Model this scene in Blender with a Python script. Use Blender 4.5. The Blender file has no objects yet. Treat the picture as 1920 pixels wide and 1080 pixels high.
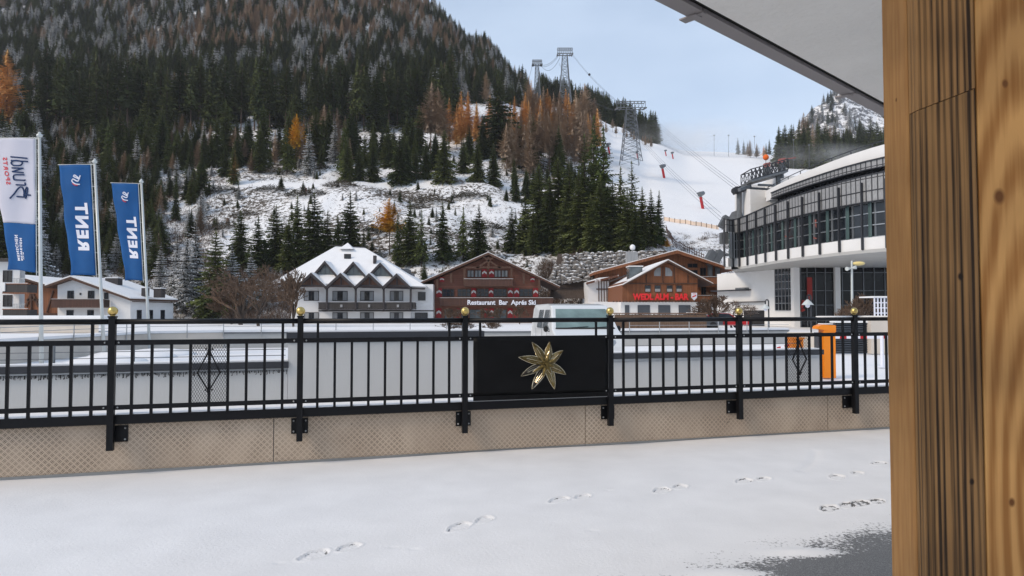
import bpy, bmesh, math, random
import numpy as np
from mathutils import Vector, Matrix, noise
R = math.radians
sc = bpy.context.scene
COL = sc.collection
# ------------------------------------------------------------------ camera, sky, sun, exposure
F = 1280.0; EYE = 1.6; PITCH = math.atan(43/1280)
cd = bpy.data.cameras.new('camera'); cam = bpy.data.objects.new('camera', cd); COL.objects.link(cam)
cd.sensor_width = 36; cd.lens = 24; cd.clip_start = .05; cd.clip_end = 6000
cam.location = (0, 0, EYE); cam.rotation_euler = (R(90)+PITCH, 0, 0); sc.camera = cam
sc.view_settings.view_transform = 'Standard'; sc.view_settings.look = 'None'
sc.view_settings.gamma = 1; sc.view_settings.exposure = 0.62
sc.cycles.volume_bounces = 3; sc.cycles.max_bounces = 10
try: sc.view_settings.use_curve_mapping = False
except Exception: pass
SUN_EL, SUN_AZ = R(38), R(238)
w = bpy.data.worlds.new('World'); sc.world = w; w.use_nodes = True
nt = w.node_tree; nt.nodes.clear()
out = nt.nodes.new('ShaderNodeOutputWorld'); bg = nt.nodes.new('ShaderNodeBackground')
sky = nt.nodes.new('ShaderNodeTexSky'); sky.sky_type = 'NISHITA'; sky.sun_disc = False
sky.sun_elevation = SUN_EL; sky.sun_rotation = SUN_AZ; sky.air_density = 1.0; sky.dust_density = 1.6; sky.ozone_density = 1.5
tc = nt.nodes.new('ShaderNodeTexCoord'); mp = nt.nodes.new('ShaderNodeMapping'); mp.inputs['Scale'].default_value = (1, 1, 2.6)
ns = nt.nodes.new('ShaderNodeTexNoise'); ns.inputs['Scale'].default_value = 1.7; ns.inputs['Detail'].default_value = 5; ns.inputs['Roughness'].default_value = .5
cr = nt.nodes.new('ShaderNodeValToRGB'); cr.color_ramp.elements[0].position = .3; cr.color_ramp.elements[1].position = .72
cr.color_ramp.elements[0].color = (.35, .35, .35, 1); cr.color_ramp.elements[1].color = (1, 1, 1, 1)
mx = nt.nodes.new('ShaderNodeMixRGB'); mx.inputs[2].default_value = (4.4, 5.3, 6.6, 1)
nt.links.new(tc.outputs['Generated'], mp.inputs[0]); nt.links.new(mp.outputs[0], ns.inputs[0]); nt.links.new(ns.outputs[0], cr.inputs[0])
nt.links.new(cr.outputs[0], mx.inputs[0]); nt.links.new(sky.outputs[0], mx.inputs[1]); nt.links.new(mx.outputs[0], bg.inputs[0])
bg.inputs[1].default_value = 0.1
nt.links.new(bg.outputs[0], out.inputs[0])
sl = bpy.data.lights.new('sun', 'SUN'); sl.energy = 1.4; sl.angle = R(18); sl.color = (1, .83, .64)
so = bpy.data.objects.new('sun', sl); COL.objects.link(so)
sd = Vector((math.sin(SUN_AZ)*math.cos(SUN_EL), math.cos(SUN_AZ)*math.cos(SUN_EL), math.sin(SUN_EL)))
so.rotation_euler = (-sd).to_track_quat('-Z', 'Y').to_euler(); so.location = (0, -20, 40)

# ------------------------------------------------------------------ helpers
CP, SP = math.cos(PITCH), math.sin(PITCH)
def W(px, py, Y):                        # point at world depth Y seen at pixel (px, py) of the 1920x1080 photo
    v = (540-py)/F; t = Y/(CP - v*SP)
    return Vector(((px-960)/F*t, Y, EYE + (SP + v*CP)*t))
def ground_pt(px, py, z=0):
    v = (540-py)/F; t = (z-EYE)/(SP+v*CP)
    return Vector(((px-960)/F*t, (CP-v*SP)*t, z))
class MB:
    def __init__(s): s.v = []; s.f = []; s.m = []; s.mi = 0
    def add(s, vs, fs):
        n = len(s.v); s.v += [tuple(v) for v in vs]; s.f += [tuple(i+n for i in f) for f in fs]; s.m += [s.mi]*len(fs)
        return s
    def box(s, x0, y0, z0, x1, y1, z1):
        x0, x1 = sorted((x0, x1)); y0, y1 = sorted((y0, y1)); z0, z1 = sorted((z0, z1))
        return s.add([(x0,y0,z0),(x1,y0,z0),(x1,y1,z0),(x0,y1,z0),(x0,y0,z1),(x1,y0,z1),(x1,y1,z1),(x0,y1,z1)],
              [(0,3,2,1),(4,5,6,7),(0,1,5,4),(1,2,6,5),(2,3,7,6),(3,0,4,7)])
    def obox(s, c, ax, ay, az):          # centre and three half-axes
        c, ax, ay, az = Vector(c), Vector(ax), Vector(ay), Vector(az)
        vs = [c+ax*i+ay*j+az*k for k in (-1,1) for i, j in ((-1,-1),(1,-1),(1,1),(-1,1))]
        return s.add(vs, [(0,3,2,1),(4,5,6,7),(0,1,5,4),(1,2,6,5),(2,3,7,6),(3,0,4,7)])
    def bar(s, a, b, wd, th=None, up=(0,0,1)):
        a, b = Vector(a), Vector(b); d = b-a; L = d.length
        if L < 1e-6: return s
        d /= L; th = th or wd; u = Vector(up)
        if abs(d.dot(u)) > .95: u = Vector((0,1,0))
        sx = d.cross(u).normalized(); sz = sx.cross(d).normalized()
        return s.obox((a+b)/2, sx*wd/2, d*L/2, sz*th/2)
    def tube(s, pts, r, n=6, r2=None, cap=True):
        pts = [Vector(p) for p in pts]; k = len(pts); rings = []
        for i, p in enumerate(pts):
            d = (pts[min(i+1,k-1)]-pts[max(i-1,0)])
            if d.length < 1e-9: d = Vector((0,0,1))
            d.normalize(); u = Vector((0,0,1)) if abs(d.z) < .9 else Vector((1,0,0))
            a = d.cross(u).normalized(); b = d.cross(a)
            rr = r if r2 is None else r+(r2-r)*i/(k-1)
            rings.append([p+(a*math.cos(2*math.pi*j/n)+b*math.sin(2*math.pi*j/n))*rr for j in range(n)])
        vs = [v for g in rings for v in g]; fs = []
        for i in range(k-1):
            for j in range(n): fs.append((i*n+j, i*n+(j+1)%n, (i+1)*n+(j+1)%n, (i+1)*n+j))
        if cap: fs += [tuple(range(n))[::-1], tuple((k-1)*n+j for j in range(n))]
        return s.add(vs, fs)
    def poly(s, pts, d):                 # polygon extruded along vector d
        pts = [Vector(p) for p in pts]; d = Vector(d); n = len(pts)
        return s.add(pts+[p+d for p in pts], [tuple(range(n)), tuple(range(2*n-1, n-1, -1))]+[(i, i+n, (i+1)%n+n, (i+1)%n) for i in range(n)])
    def sphere(s, c, r, nu=10, nv=7, sq=(1,1,1)):
        c = Vector(c); vs = []; fs = []
        for j in range(nv+1):
            th = math.pi*j/nv
            for i in range(nu):
                a = 2*math.pi*i/nu
                vs.append(c+Vector((r*sq[0]*math.sin(th)*math.cos(a), r*sq[1]*math.sin(th)*math.sin(a), r*sq[2]*math.cos(th))))
        for j in range(nv):
            for i in range(nu): fs.append((j*nu+i, (j+1)*nu+i, (j+1)*nu+(i+1)%nu, j*nu+(i+1)%nu))
        return s.add(vs, fs)
    # facade helpers: rectangle/polygon measured on the photo, standing at depth Y, th thick (towards +Y)
    def fb(s, px0, py0, px1, py1, Y, th=.1):
        a = W(px0, (py0+py1)/2, Y); b = W(px1, (py0+py1)/2, Y); t = W(px0, py0, Y).z; u = W(px0, py1, Y).z
        return s.box(a.x, Y, u, b.x, Y+th, t)
    def fp(s, pts, Y, th=.1):
        return s.poly([W(x, y, Y) for x, y in pts], (0, th, 0))
    def fl(s, p0, p1, Y, wpx, th=.15):
        a, b = W(*p0, Y), W(*p1, Y); return s.bar(a, b, wpx*Y/F, th, up=(0,1,0)) if False else s.bar(a, b, th, wpx*Y/F)
ORG = {}
def link(o, parent=None):
    COL.objects.link(o)
    if parent is not None: o.parent = parent
    return o
def build(name, mb, mat, parent=None, label=None, smooth=False, org=None):
    me = bpy.data.meshes.new(name)
    base = Vector(org) if org is not None else (ORG.get(parent, Vector((0,0,0))) if parent is not None else Vector((0,0,0)))
    me.from_pydata([tuple(Vector(v)-base) for v in mb.v], [], mb.f)
    mats = mat if isinstance(mat, (list, tuple)) else [mat]
    for m in mats: me.materials.append(m)
    if len(mats) > 1: me.polygons.foreach_set('material_index', mb.m)
    bm = bmesh.new(); bm.from_mesh(me)
    if len(bm.faces) < 60000: bmesh.ops.recalc_face_normals(bm, faces=bm.faces)
    bm.to_mesh(me); bm.free()
    if smooth: me.polygons.foreach_set('use_smooth', [True]*len(me.polygons))
    me.update()
    o = bpy.data.objects.new(name, me); link(o, parent)
    if parent is None and org is not None: o.location = base
    ORG[o] = base
    if label: o['label'] = label
    return o
def thing(name, loc, label, cat, group=None, kind=None):
    o = bpy.data.objects.new(name, None); o.empty_display_size = .2; link(o); o.location = loc; ORG[o] = Vector(loc)
    return tag(o, label, cat, group, kind)
def tag(o, label=None, cat=None, group=None, kind=None):
    if label: o['label'] = label
    if cat: o['category'] = cat
    if group: o['group'] = group
    if kind: o['kind'] = kind
    return o
def struct(name, mb, mat, **k):
    return tag(build(name, mb, mat, **k), kind='structure')
def copy_thing(r, loc, rotz=None, scale=None):
    c = r.copy(); COL.objects.link(c); c.location = loc
    if rotz is not None: c.rotation_euler = (r.rotation_euler[0], r.rotation_euler[1], rotz)
    if scale is not None: c.scale = scale
    for ch in r.children:
        d = ch.copy(); COL.objects.link(d); d.parent = c
        for g in ch.children:
            e = g.copy(); COL.objects.link(e); e.parent = d
    return c
def text_mesh(body, bold=0.0, spacing=1.0, extr=0.02):
    cu = bpy.data.curves.new('t', 'FONT'); cu.body = body; cu.offset = bold; cu.space_character = spacing; cu.extrude = extr; cu.resolution_u = 3
    o = bpy.data.objects.new('t', cu); COL.objects.link(o); bpy.context.view_layer.update()
    dg = bpy.context.evaluated_depsgraph_get(); me = bpy.data.meshes.new_from_object(o.evaluated_get(dg))
    vs = [tuple(v.co) for v in me.vertices]; fs = [tuple(p.vertices) for p in me.polygons]
    bpy.data.objects.remove(o); bpy.data.meshes.remove(me); bpy.data.curves.remove(cu)
    a = np.array(vs); lo = a.min(0); hi = a.max(0)
    a = (a-lo)/(hi-lo)
    return a, fs, (hi-lo)[0]/(hi-lo)[1]
# ------------------------------------------------------------------ materials
def nodes(m): return m.node_tree.nodes, m.node_tree.links
def mat(name, col, rough=.7, metal=0, var=.12, scale=3.0, bump=0.0, bscale=None, spec=.3, stretch=(1,1,1), coat=0, trans=0):
    m = bpy.data.materials.new(name); m.use_nodes = True; N, L = nodes(m); p = N['Principled BSDF']
    p.inputs['Roughness'].default_value = rough; p.inputs['Metallic'].default_value = metal
    p.inputs['Specular IOR Level'].default_value = spec; p.inputs['Coat Weight'].default_value = coat
    p.inputs['Transmission Weight'].default_value = trans
    t = N.new('ShaderNodeTexCoord'); g = N.new('ShaderNodeMapping'); g.inputs['Scale'].default_value = stretch
    n = N.new('ShaderNodeTexNoise'); n.inputs['Scale'].default_value = scale; n.inputs['Detail'].default_value = 6
    c = N.new('ShaderNodeMixRGB'); c.blend_type = 'MIX'
    k0 = tuple(min(1, x*(1-var*1.6)) for x in col)+(1,); k1 = tuple(min(1, x*(1+var*1.2)) for x in col)+(1,)
    c.inputs[1].default_value = k0; c.inputs[2].default_value = k1
    L.new(t.outputs['Object'], g.inputs[0]); L.new(g.outputs[0], n.inputs[0]); L.new(n.outputs[0], c.inputs[0]); L.new(c.outputs[0], p.inputs['Base Color'])
    if bump:
        n2 = N.new('ShaderNodeTexNoise'); n2.inputs['Scale'].default_value = bscale or scale*5; n2.inputs['Detail'].default_value = 5
        b = N.new('ShaderNodeBump'); b.inputs['Strength'].default_value = bump; b.inputs['Distance'].default_value = .02
        L.new(g.outputs[0], n2.inputs[0]); L.new(n2.outputs[0], b.inputs['Height']); L.new(b.outputs[0], p.inputs['Normal'])
    return m
def ramp(N, p0, c0, p1, c1):
    r = N.new('ShaderNodeValToRGB'); e = r.color_ramp.elements
    e[0].position = p0; e[1].position = p1; e[0].color = c0 if len(c0) == 4 else (*c0, 1); e[1].color = c1 if len(c1) == 4 else (*c1, 1)
    return r
def math_n(N, L, op, a, b=None, clamp=False):
    n = N.new('ShaderNodeMath'); n.operation = op; n.use_clamp = clamp
    for i, x in enumerate((a, b)):
        if x is None: continue
        if isinstance(x, (int, float)): n.inputs[i].default_value = x
        else: L.new(x, n.inputs[i])
    return n.outputs[0]
def snow_over(m, amount, sharp=.18, nscale=1.2, col=(.8,.803,.81)):
    """snow lying on faces that look up: amount 0..1, broken up by noise"""
    N, L = nodes(m); p = N['Principled BSDF']; src = p.inputs['Base Color'].links[0].from_socket
    g = N.new('ShaderNodeNewGeometry'); s = N.new('ShaderNodeSeparateXYZ'); L.new(g.outputs['True Normal'], s.inputs[0])
    nz = math_n(N, L, 'ABSOLUTE', s.outputs[2])
    t = N.new('ShaderNodeTexCoord'); n = N.new('ShaderNodeTexNoise'); n.inputs['Scale'].default_value = nscale; n.inputs['Detail'].default_value = 7
    L.new(t.outputs['Object'], n.inputs[0])
    a = math_n(N, L, 'MULTIPLY', nz, .75); a = math_n(N, L, 'ADD', a, n.outputs[0])
    r = N.new('ShaderNodeMapRange'); r.inputs[1].default_value = 1.45-amount; r.inputs[2].default_value = 1.45-amount+sharp
    L.new(a, r.inputs[0]); x = N.new('ShaderNodeMixRGB'); x.inputs[2].default_value = (*col, 1)
    L.new(r.outputs[0], x.inputs[0]); L.new(src, x.inputs[1]); L.new(x.outputs[0], p.inputs['Base Color'])
    return m
def foliage(name, c0, c1, snow=0.0, nscale=9):
    m = bpy.data.materials.new(name); m.use_nodes = True; N, L = nodes(m); p = N['Principled BSDF']
    p.inputs['Roughness'].default_value = .8; p.inputs['Specular IOR Level'].default_value = .15
    oi = N.new('ShaderNodeObjectInfo'); t = N.new('ShaderNodeTexCoord'); n = N.new('ShaderNodeTexNoise'); n.inputs['Scale'].default_value = nscale
    L.new(t.outputs['Object'], n.inputs[0])
    f = math_n(N, L, 'MULTIPLY', n.outputs[0], .9); f2 = math_n(N, L, 'MULTIPLY', oi.outputs['Random'], .75); f = math_n(N, L, 'ADD', f, f2); f = math_n(N, L, 'SUBTRACT', f, .32, True)
    c = N.new('ShaderNodeMixRGB'); c.inputs[1].default_value = (*c0, 1); c.inputs[2].default_value = (*c1, 1)
    L.new(f, c.inputs[0]); L.new(c.outputs[0], p.inputs['Base Color'])
    if snow: snow_over(m, snow, .12, 60)
    return m
def plank(name, col, n_per_m, axis=0, dark=.45, rough=.75, snow=0):
    """boards: thin dark joints across `axis` (0=x, 2=z) plus streaky grain"""
    m = bpy.data.materials.new(name); m.use_nodes = True; N, L = nodes(m); p = N['Principled BSDF']; p.inputs['Roughness'].default_value = rough
    t = N.new('ShaderNodeTexCoord'); s = N.new('ShaderNodeSeparateXYZ'); L.new(t.outputs['Object'], s.inputs[0])
    u = math_n(N, L, 'MULTIPLY', s.outputs[axis], n_per_m); fr = math_n(N, L, 'FRACT', u); fl = math_n(N, L, 'FLOOR', u)
    wn = N.new('ShaderNodeTexWhiteNoise'); wn.noise_dimensions = '1D'; L.new(fl, wn.inputs['W'])
    j = math_n(N, L, 'LESS_THAN', fr, .12)
    g = N.new('ShaderNodeMapping'); g.inputs['Scale'].default_value = (9, 9, .8) if axis == 0 else (.8, .8, 9)
    n = N.new('ShaderNodeTexNoise'); n.inputs['Scale'].default_value = 2.5; n.inputs['Detail'].default_value = 5
    L.new(t.outputs['Object'], g.inputs[0]); L.new(g.outputs[0], n.inputs[0])
    a = math_n(N, L, 'MULTIPLY', wn.outputs[0], .5); a = math_n(N, L, 'ADD', a, n.outputs[0]); a = math_n(N, L, 'MULTIPLY', a, .8, True)
    c = N.new('ShaderNodeMixRGB'); c.inputs[1].default_value = tuple(x*.6 for x in col)+(1,); c.inputs[2].default_value = tuple(min(1, x*1.3) for x in col)+(1,)
    d = N.new('ShaderNodeMixRGB'); d.inputs[2].default_value = tuple(x*dark for x in col)+(1,)
    L.new(a, c.inputs[0]); L.new(j, d.inputs[0]); L.new(c.outputs[0], d.inputs[1]); L.new(d.outputs[0], p.inputs['Base Color'])
    if snow: snow_over(m, snow)
    return m
M = {}
M['snow'] = mat('snow', (.80,.802,.81), .75, var=.03, scale=2, bump=.25, bscale=14, spec=.2)
M['roof_snow'] = mat('roof_snow', (.78,.783,.79), .8, var=.05, scale=1.2, bump=.3, bscale=4)
M['black'] = mat('black_paint', (.006,.006,.0075), .42, var=.25, scale=6, bump=.05, bscale=90, spec=.2)
M['charcoal'] = mat('charcoal_metal', (.028,.030,.036), .5, var=.15, scale=2, spec=.4)
M['brass'] = mat('brass', (.62,.45,.16), .28, 1, var=.15, scale=20)
M['gold'] = mat('gold_leaf', (.17,.125,.045), .36, .8, var=.7, scale=26, bump=.6, bscale=60)
M['goldrim'] = mat('bright_rim', (.62,.56,.42), .25, .8, var=.3, scale=30)
M['render'] = mat('white_render', (.72,.72,.715), .85, var=.05, scale=.6, bump=.15, bscale=40)
M['ramp'] = mat('ramp_render', (.50,.495,.48), .85, var=.08, scale=1.2, bump=.15, bscale=40, stretch=(1,1,.25))
M['render2'] = mat('weathered_render', (.42,.42,.41), .85, var=.10, scale=.8, bump=.2, bscale=30)
M['concrete'] = mat('beige_concrete', (.58,.53,.47), .9, var=.15, scale=.9, bump=.2, bscale=20)
M['steel'] = mat('stainless', (.42,.43,.44), .35, .8, var=.15, scale=8)
M['galv'] = mat('galvanised', (.17,.18,.19), .5, .5, var=.2, scale=3)
M['glass'] = mat('window_glass', (.018,.022,.028), .06, var=.6, scale=.7, spec=.5)
M['hallglass'] = mat('hall_glass', (.008,.008,.010), .08, var=.6, scale=.5, spec=.3)
M['glass2'] = mat('curtain_glass', (.10,.12,.13), .12, var=.5, scale=1.3, spec=.6)
M['curtain'] = mat('net_curtain', (.3,.31,.32), .8, var=.3, scale=1.5, stretch=(6,1,.4))
M['flagwhite'] = mat('white_banner_cloth', (.55,.55,.62), .8, var=.06, scale=1)
M['flagblue'] = mat('blue_banner_cloth', (.008,.085,.26), .75, var=.2, scale=1.2)
M['ink_white'] = mat('white_print', (.75,.77,.85), .8, var=.03)
M['ink_navy'] = mat('navy_print', (.02,.045,.12), .8, var=.05)
M['ink_red'] = mat('red_print', (.6,.05,.06), .8, var=.05)
M['pole'] = mat('white_pole', (.55,.58,.57), .4, .2, var=.08, scale=3)
M['timber'] = plank('dark_timber', (.085,.038,.022), 3)
M['timber_beam'] = mat('brown_beam', (.085,.045,.03), .7, var=.25, scale=3, stretch=(1,1,6))
M['redwall'] = plank('red_brown_boards', (.165,.062,.038), 4, 2)
M['orangewood'] = plank('orange_boards', (.21,.075,.028), 4)
M['orangewood_h'] = plank('orange_boards_horizontal', (.2,.068,.026), 4, 2)
M['balcony'] = plank('balcony_boards', (.07,.03,.02), 5)
M['greywood'] = plank('grey_boards', (.04,.035,.033), 5)
M['darkframe'] = mat('dark_frame', (.045,.04,.042), .6, var=.2, scale=2)
M['shut_grey'] = mat('grey_shutter', (.07,.08,.095), .5, var=.1, scale=2, stretch=(1,1,12))
M['red'] = mat('red_lacquer', (.42,.015,.02), .5, var=.15, scale=2)
M['shutred'] = mat('red_shutter', (.30,.018,.022), .6, var=.15, scale=2)
M['shutwhite'] = mat('white_chevron', (.62,.60,.58), .7, var=.1, scale=2)
M['signred'] = bpy.data.materials.new('lit_red_letters'); M['signred'].use_nodes = True
p = M['signred'].node_tree.nodes['Principled BSDF']; p.inputs['Base Color'].default_value = (.62,.015,.02,1); p.inputs['Emission Color'].default_value = (1,.03,.03,1); p.inputs['Emission Strength'].default_value = .06
M['orange'] = mat('orange_powdercoat', (.85,.25,.01), .4, var=.06, scale=3, spec=.4)
M['rubber'] = mat('rubber', (.02,.02,.02), .8)
M['van'] = mat('white_car_paint', (.66,.68,.69), .3, var=.04, scale=2, spec=.5, coat=.4)
M['vanglass'] = mat('tinted_windscreen', (.17,.25,.24), .06, var=.6, scale=1.5, spec=.9)
M['lamp'] = mat('yellowed_lamp_glass', (.75,.6,.25), .3, var=.1)
M['bark'] = mat('bark', (.07,.052,.042), .9, var=.3, scale=5, stretch=(1,1,.3))
M['barkred'] = mat('pine_bark', (.13,.09,.07), .9, var=.3, scale=5)
M['twig'] = snow_over(mat('bare_twigs', (.13,.085,.058), .9, var=.35, scale=1.5), .30, .2, 3)
M['spruce'] = foliage('spruce_needles', (.036,.055,.015), (.125,.145,.042), .14)
M['spruce_dark'] = foliage('dark_spruce_needles', (.034,.048,.016), (.105,.120,.040), .09)
M['spruce_snow'] = foliage('snow_dusted_needles', (.020,.028,.018), (.06,.065,.045), .40)
M['larch_or'] = foliage('orange_larch_needles', (.50,.27,.10), (.78,.46,.18), 0)
M['larch_br'] = foliage('brown_larch_needles', (.27,.20,.145), (.52,.40,.29), .05)
M['larch_bright'] = foliage('golden_larch_needles', (.62,.34,.03), (.88,.54,.07), 0)

# terrain: thin snow broken by grass, brash and earth; the attribute "clean" = groomed piste snow
def terrain_mat(name, warm=True, dens=.5):
    m = bpy.data.materials.new(name); m.use_nodes = True; N, L = nodes(m); p = N['Principled BSDF']; p.inputs['Roughness'].default_value = .9
    t = N.new('ShaderNodeTexCoord'); at = N.new('ShaderNodeAttribute'); at.attribute_name = 'clean'
    n1 = N.new('ShaderNodeTexNoise'); n1.inputs['Scale'].default_value = 1.1; n1.inputs['Detail'].default_value = 9; n1.inputs['Roughness'].default_value = .78
    n2 = N.new('ShaderNodeTexNoise'); n2.inputs['Scale'].default_value = .045; n2.inputs['Detail'].default_value = 4
    mp = N.new('ShaderNodeMapping'); mp.inputs['Scale'].default_value = (1, .6, 1.3); L.new(t.outputs['Object'], mp.inputs[0])
    L.new(mp.outputs[0], n1.inputs[0]); L.new(t.outputs['Object'], n2.inputs[0])
    a = math_n(N, L, 'MULTIPLY', n2.outputs[0], .38); a = math_n(N, L, 'ADD', a, n1.outputs[0]); c = math_n(N, L, 'MULTIPLY', at.outputs['Fac'], .30); a = math_n(N, L, 'SUBTRACT', a, c)
    r = ramp(N, dens+.190, (0,0,0), dens+.23, (1,1,1)); L.new(a, r.inputs[0])
    n3 = N.new('ShaderNodeTexNoise'); n3.inputs['Scale'].default_value = 3; L.new(t.outputs['Object'], n3.inputs[0])
    e = ramp(N, .3, (.025,.021,.016) if warm else (.05,.05,.055), .7, (.11,.085,.06) if warm else (.16,.16,.17)); L.new(n3.outputs[0], e.inputs[0])
    x = N.new('ShaderNodeMixRGB'); x.inputs[1].default_value = (.80,.803,.81,1); L.new(r.outputs[0], x.inputs[0]); L.new(e.outputs[0], x.inputs[2]); L.new(x.outputs[0], p.inputs['Base Color'])
    b = N.new('ShaderNodeBump'); b.inputs['Distance'].default_value = .5; b.inputs['Strength'].default_value = .5; L.new(n1.outputs[0], b.inputs['Height']); L.new(b.outputs[0], p.inputs['Normal'])
    return m
M['terrain'] = terrain_mat('snowy_hillside', True, .50)
M['mountain'] = terrain_mat('snowy_rock', False, .47)
N, L = nodes(M['mountain']); 
for n_ in N:
    if n_.type == 'TEX_NOISE' and abs(n_.inputs['Scale'].default_value-1.1) < .01: n_.inputs['Scale'].default_value = .14

# ------------------------------------------------------------------ ground
def smooth(x): x = max(0, min(1, x)); return x*x*(3-2*x)
# asphalt strip kept bare by the eave; footprints with bare asphalt and a painted shade ring
LA, LB = Vector((.45, 3.95)), Vector((2.72, 5.0)); LD = (LB-LA).normalized(); LN = Vector((LD.y, -LD.x))   # LN points to the bare side
PRINTS = [(588,1040,653,1026),(860,990,908,977),(1048,940,1092,934),(1240,921,1275,914),(1394,902,1432,898),(1570,893,1608,886),(1648,868,1680,866),(1555,955,1590,949),(1612,946,1645,942)]
def street():
    m = bpy.data.materials.new('street_snow'); m.use_nodes = True; N, L = nodes(m); p = N['Principled BSDF']
    t = N.new('ShaderNodeTexCoord'); at = N.new('ShaderNodeAttribute'); at.attribute_name = 'bare'
    n1 = N.new('ShaderNodeTexNoise'); n1.inputs['Scale'].default_value = 38; n1.inputs['Detail'].default_value = 8; n1.inputs['Roughness'].default_value = .7
    n2 = N.new('ShaderNodeTexNoise'); n2.inputs['Scale'].default_value = 2.2; n2.inputs['Detail'].default_value = 6
    n3 = N.new('ShaderNodeTexNoise'); n3.inputs['Scale'].default_value = 160; n3.inputs['Detail'].default_value = 2
    for n in (n1, n2, n3): L.new(t.outputs['Object'], n.inputs[0])
    a = math_n(N, L, 'SUBTRACT', n1.outputs[0], .5); a = math_n(N, L, 'MULTIPLY', a, 1.6); b = math_n(N, L, 'SUBTRACT', n2.outputs[0], .5); b = math_n(N, L, 'MULTIPLY', b, 1.1)
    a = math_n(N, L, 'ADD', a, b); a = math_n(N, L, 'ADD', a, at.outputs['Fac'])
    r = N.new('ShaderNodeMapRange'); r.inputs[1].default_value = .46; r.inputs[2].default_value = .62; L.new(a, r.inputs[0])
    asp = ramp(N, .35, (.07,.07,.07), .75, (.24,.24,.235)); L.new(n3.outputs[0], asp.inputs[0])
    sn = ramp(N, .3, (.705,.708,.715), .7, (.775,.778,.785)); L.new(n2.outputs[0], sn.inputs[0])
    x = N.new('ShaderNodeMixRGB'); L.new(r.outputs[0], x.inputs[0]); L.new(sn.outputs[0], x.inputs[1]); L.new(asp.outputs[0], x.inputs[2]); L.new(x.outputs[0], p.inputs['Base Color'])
    ro = N.new('ShaderNodeMapRange'); ro.inputs[3].default_value = .8; ro.inputs[4].default_value = .55; L.new(r.outputs[0], ro.inputs[0]); L.new(ro.outputs[0], p.inputs['Roughness'])
    bu = N.new('ShaderNodeBump'); bu.inputs['Strength'].default_value = .35; bu.inputs['Distance'].default_value = .012
    h = math_n(N, L, 'SUBTRACT', n1.outputs[0], r.outputs[0]); L.new(h, bu.inputs['Height']); L.new(bu.outputs[0], p.inputs['Normal'])
    xs = np.concatenate([np.arange(-7.0, -1.6, .035), np.arange(-1.6, 4.2, .012), np.arange(4.2, 6.6, .035)]); ys = np.concatenate([np.arange(2.6, 4.1, .03), np.arange(4.1, 7.3, .012), np.arange(7.3, 9.6, .035)])
    X, Y = np.meshgrid(xs, ys); Z = np.zeros_like(X); B = np.full_like(X, -.35)
    d = (X-LA.x)*LN.x+(Y-LA.y)*LN.y
    al = (X-LA.x)*LD.x+(Y-LA.y)*LD.y
    B += np.clip((d+1.0)/1.35, 0, 1)**1.5*1.4
    Z -= .008*np.clip(B, 0, 1)
    rs = np.random.RandomState(4)
    for k in range(14):                     # gentle undulation of the snow sheet
        kx, ky, ph = rs.uniform(-2.5, 2.5), rs.uniform(-2.5, 2.5), rs.uniform(0, 6)
        Z += .0022*np.sin(kx*X+ky*Y+ph)
    for a0, b0, a1, b1 in PRINTS:
        for (u, v, hl, hw) in ((a0, b0, .115, .064), (a1, b1, .094, .056)):
            c = ground_pt(u, v); q = ground_pt(a1, b1)-ground_pt(a0, b0); q = Vector((q.x, q.y)).normalized(); q = Vector((q.x*.8, q.y*.8+.6)).normalized()
            lx = (X-c.x)*q.x+(Y-c.y)*q.y; ly = -(X-c.x)*q.y+(Y-c.y)*q.x
            e = np.sqrt((lx/hl)**2+(ly/(hw*(1+.12*lx/hl)))**2)*(1+.05*np.sin(lx*55+u)+.04*np.sin(ly*70+v))
            ins = np.clip((1.05-e)/.10, 0, 1); amt = .75+.35*rs.rand()
            tread = (np.sin(lx*190+2.2*np.sin(ly*60+u)) > .1)*1.0
            patch = np.clip(np.sin(lx*41+u)*np.sin(ly*63+v)+.35, 0, 1)
            Z -= ins*(.014-.006*tread); Z += .008*np.exp(-((e-1.14)/.08)**2)
            rim_shade = np.exp(-((e-.94)/.075)**2)  # shading along the print's edge, put into the colour as a dark ring
            B += ins*(.30+.42*patch*(1-.5*tread))*amt + rim_shade*(.72+.30*np.sin(3*np.arctan2(ly, lx)+u))
    # a faint scuff curve
    for i in range(30):
        f = i/29; c = ground_pt(1500+28*f+10*math.sin(f*3), 882-36*f); Z -= .004*np.exp(-(((X-c.x)/.05)**2+((Y-c.y)/.06)**2)); B += .012*np.exp(-(((X-c.x)/.05)**2+((Y-c.y)/.06)**2))
    for (u, v) in ((738,1026),(777,1030),(522,1054),(1140,921),(1112,998)):
        c = ground_pt(u, v); e = np.sqrt(((X-c.x)/.035)**2+((Y-c.y)/.02)**2); B += .4*np.exp(-e*e); Z -= .006*np.exp(-e*e)
    # a chunk of slush beside the bare patch
    c = ground_pt(1500, 1035); e = np.sqrt(((X-c.x)/.22)**2+((Y-c.y)/.07)**2); B -= .9*np.exp(-e*e); Z += .02*np.exp(-e*e)
    c = ground_pt(1370, 1078); e = np.sqrt(((X-c.x)/.25)**2+((Y-c.y)/.09)**2); B -= .9*np.exp(-e*e); Z += .02*np.exp(-e*e)
    ny, nx = X.shape; V = np.stack([X, Y, Z], -1).reshape(-1, 3)
    i = np.arange(ny-1)[:, None]*nx+np.arange(nx-1)[None, :]; Fq = np.stack([i, i+1, i+nx+1, i+nx], -1).reshape(-1, 4)
    me = bpy.data.meshes.new('snowy_street'); me.from_pydata(V, [], Fq.tolist()); me.materials.append(m)
    at = me.attributes.new('bare', 'FLOAT', 'POINT'); at.data.foreach_set('value', B.reshape(-1).astype(np.float32))  # bare asphalt, plus the painted rim shade of the footprints
    me.polygons.foreach_set('use_smooth', [True]*len(me.polygons))
    tag(link(bpy.data.objects.new('snowy_street', me)), kind='structure')
street()
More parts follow.
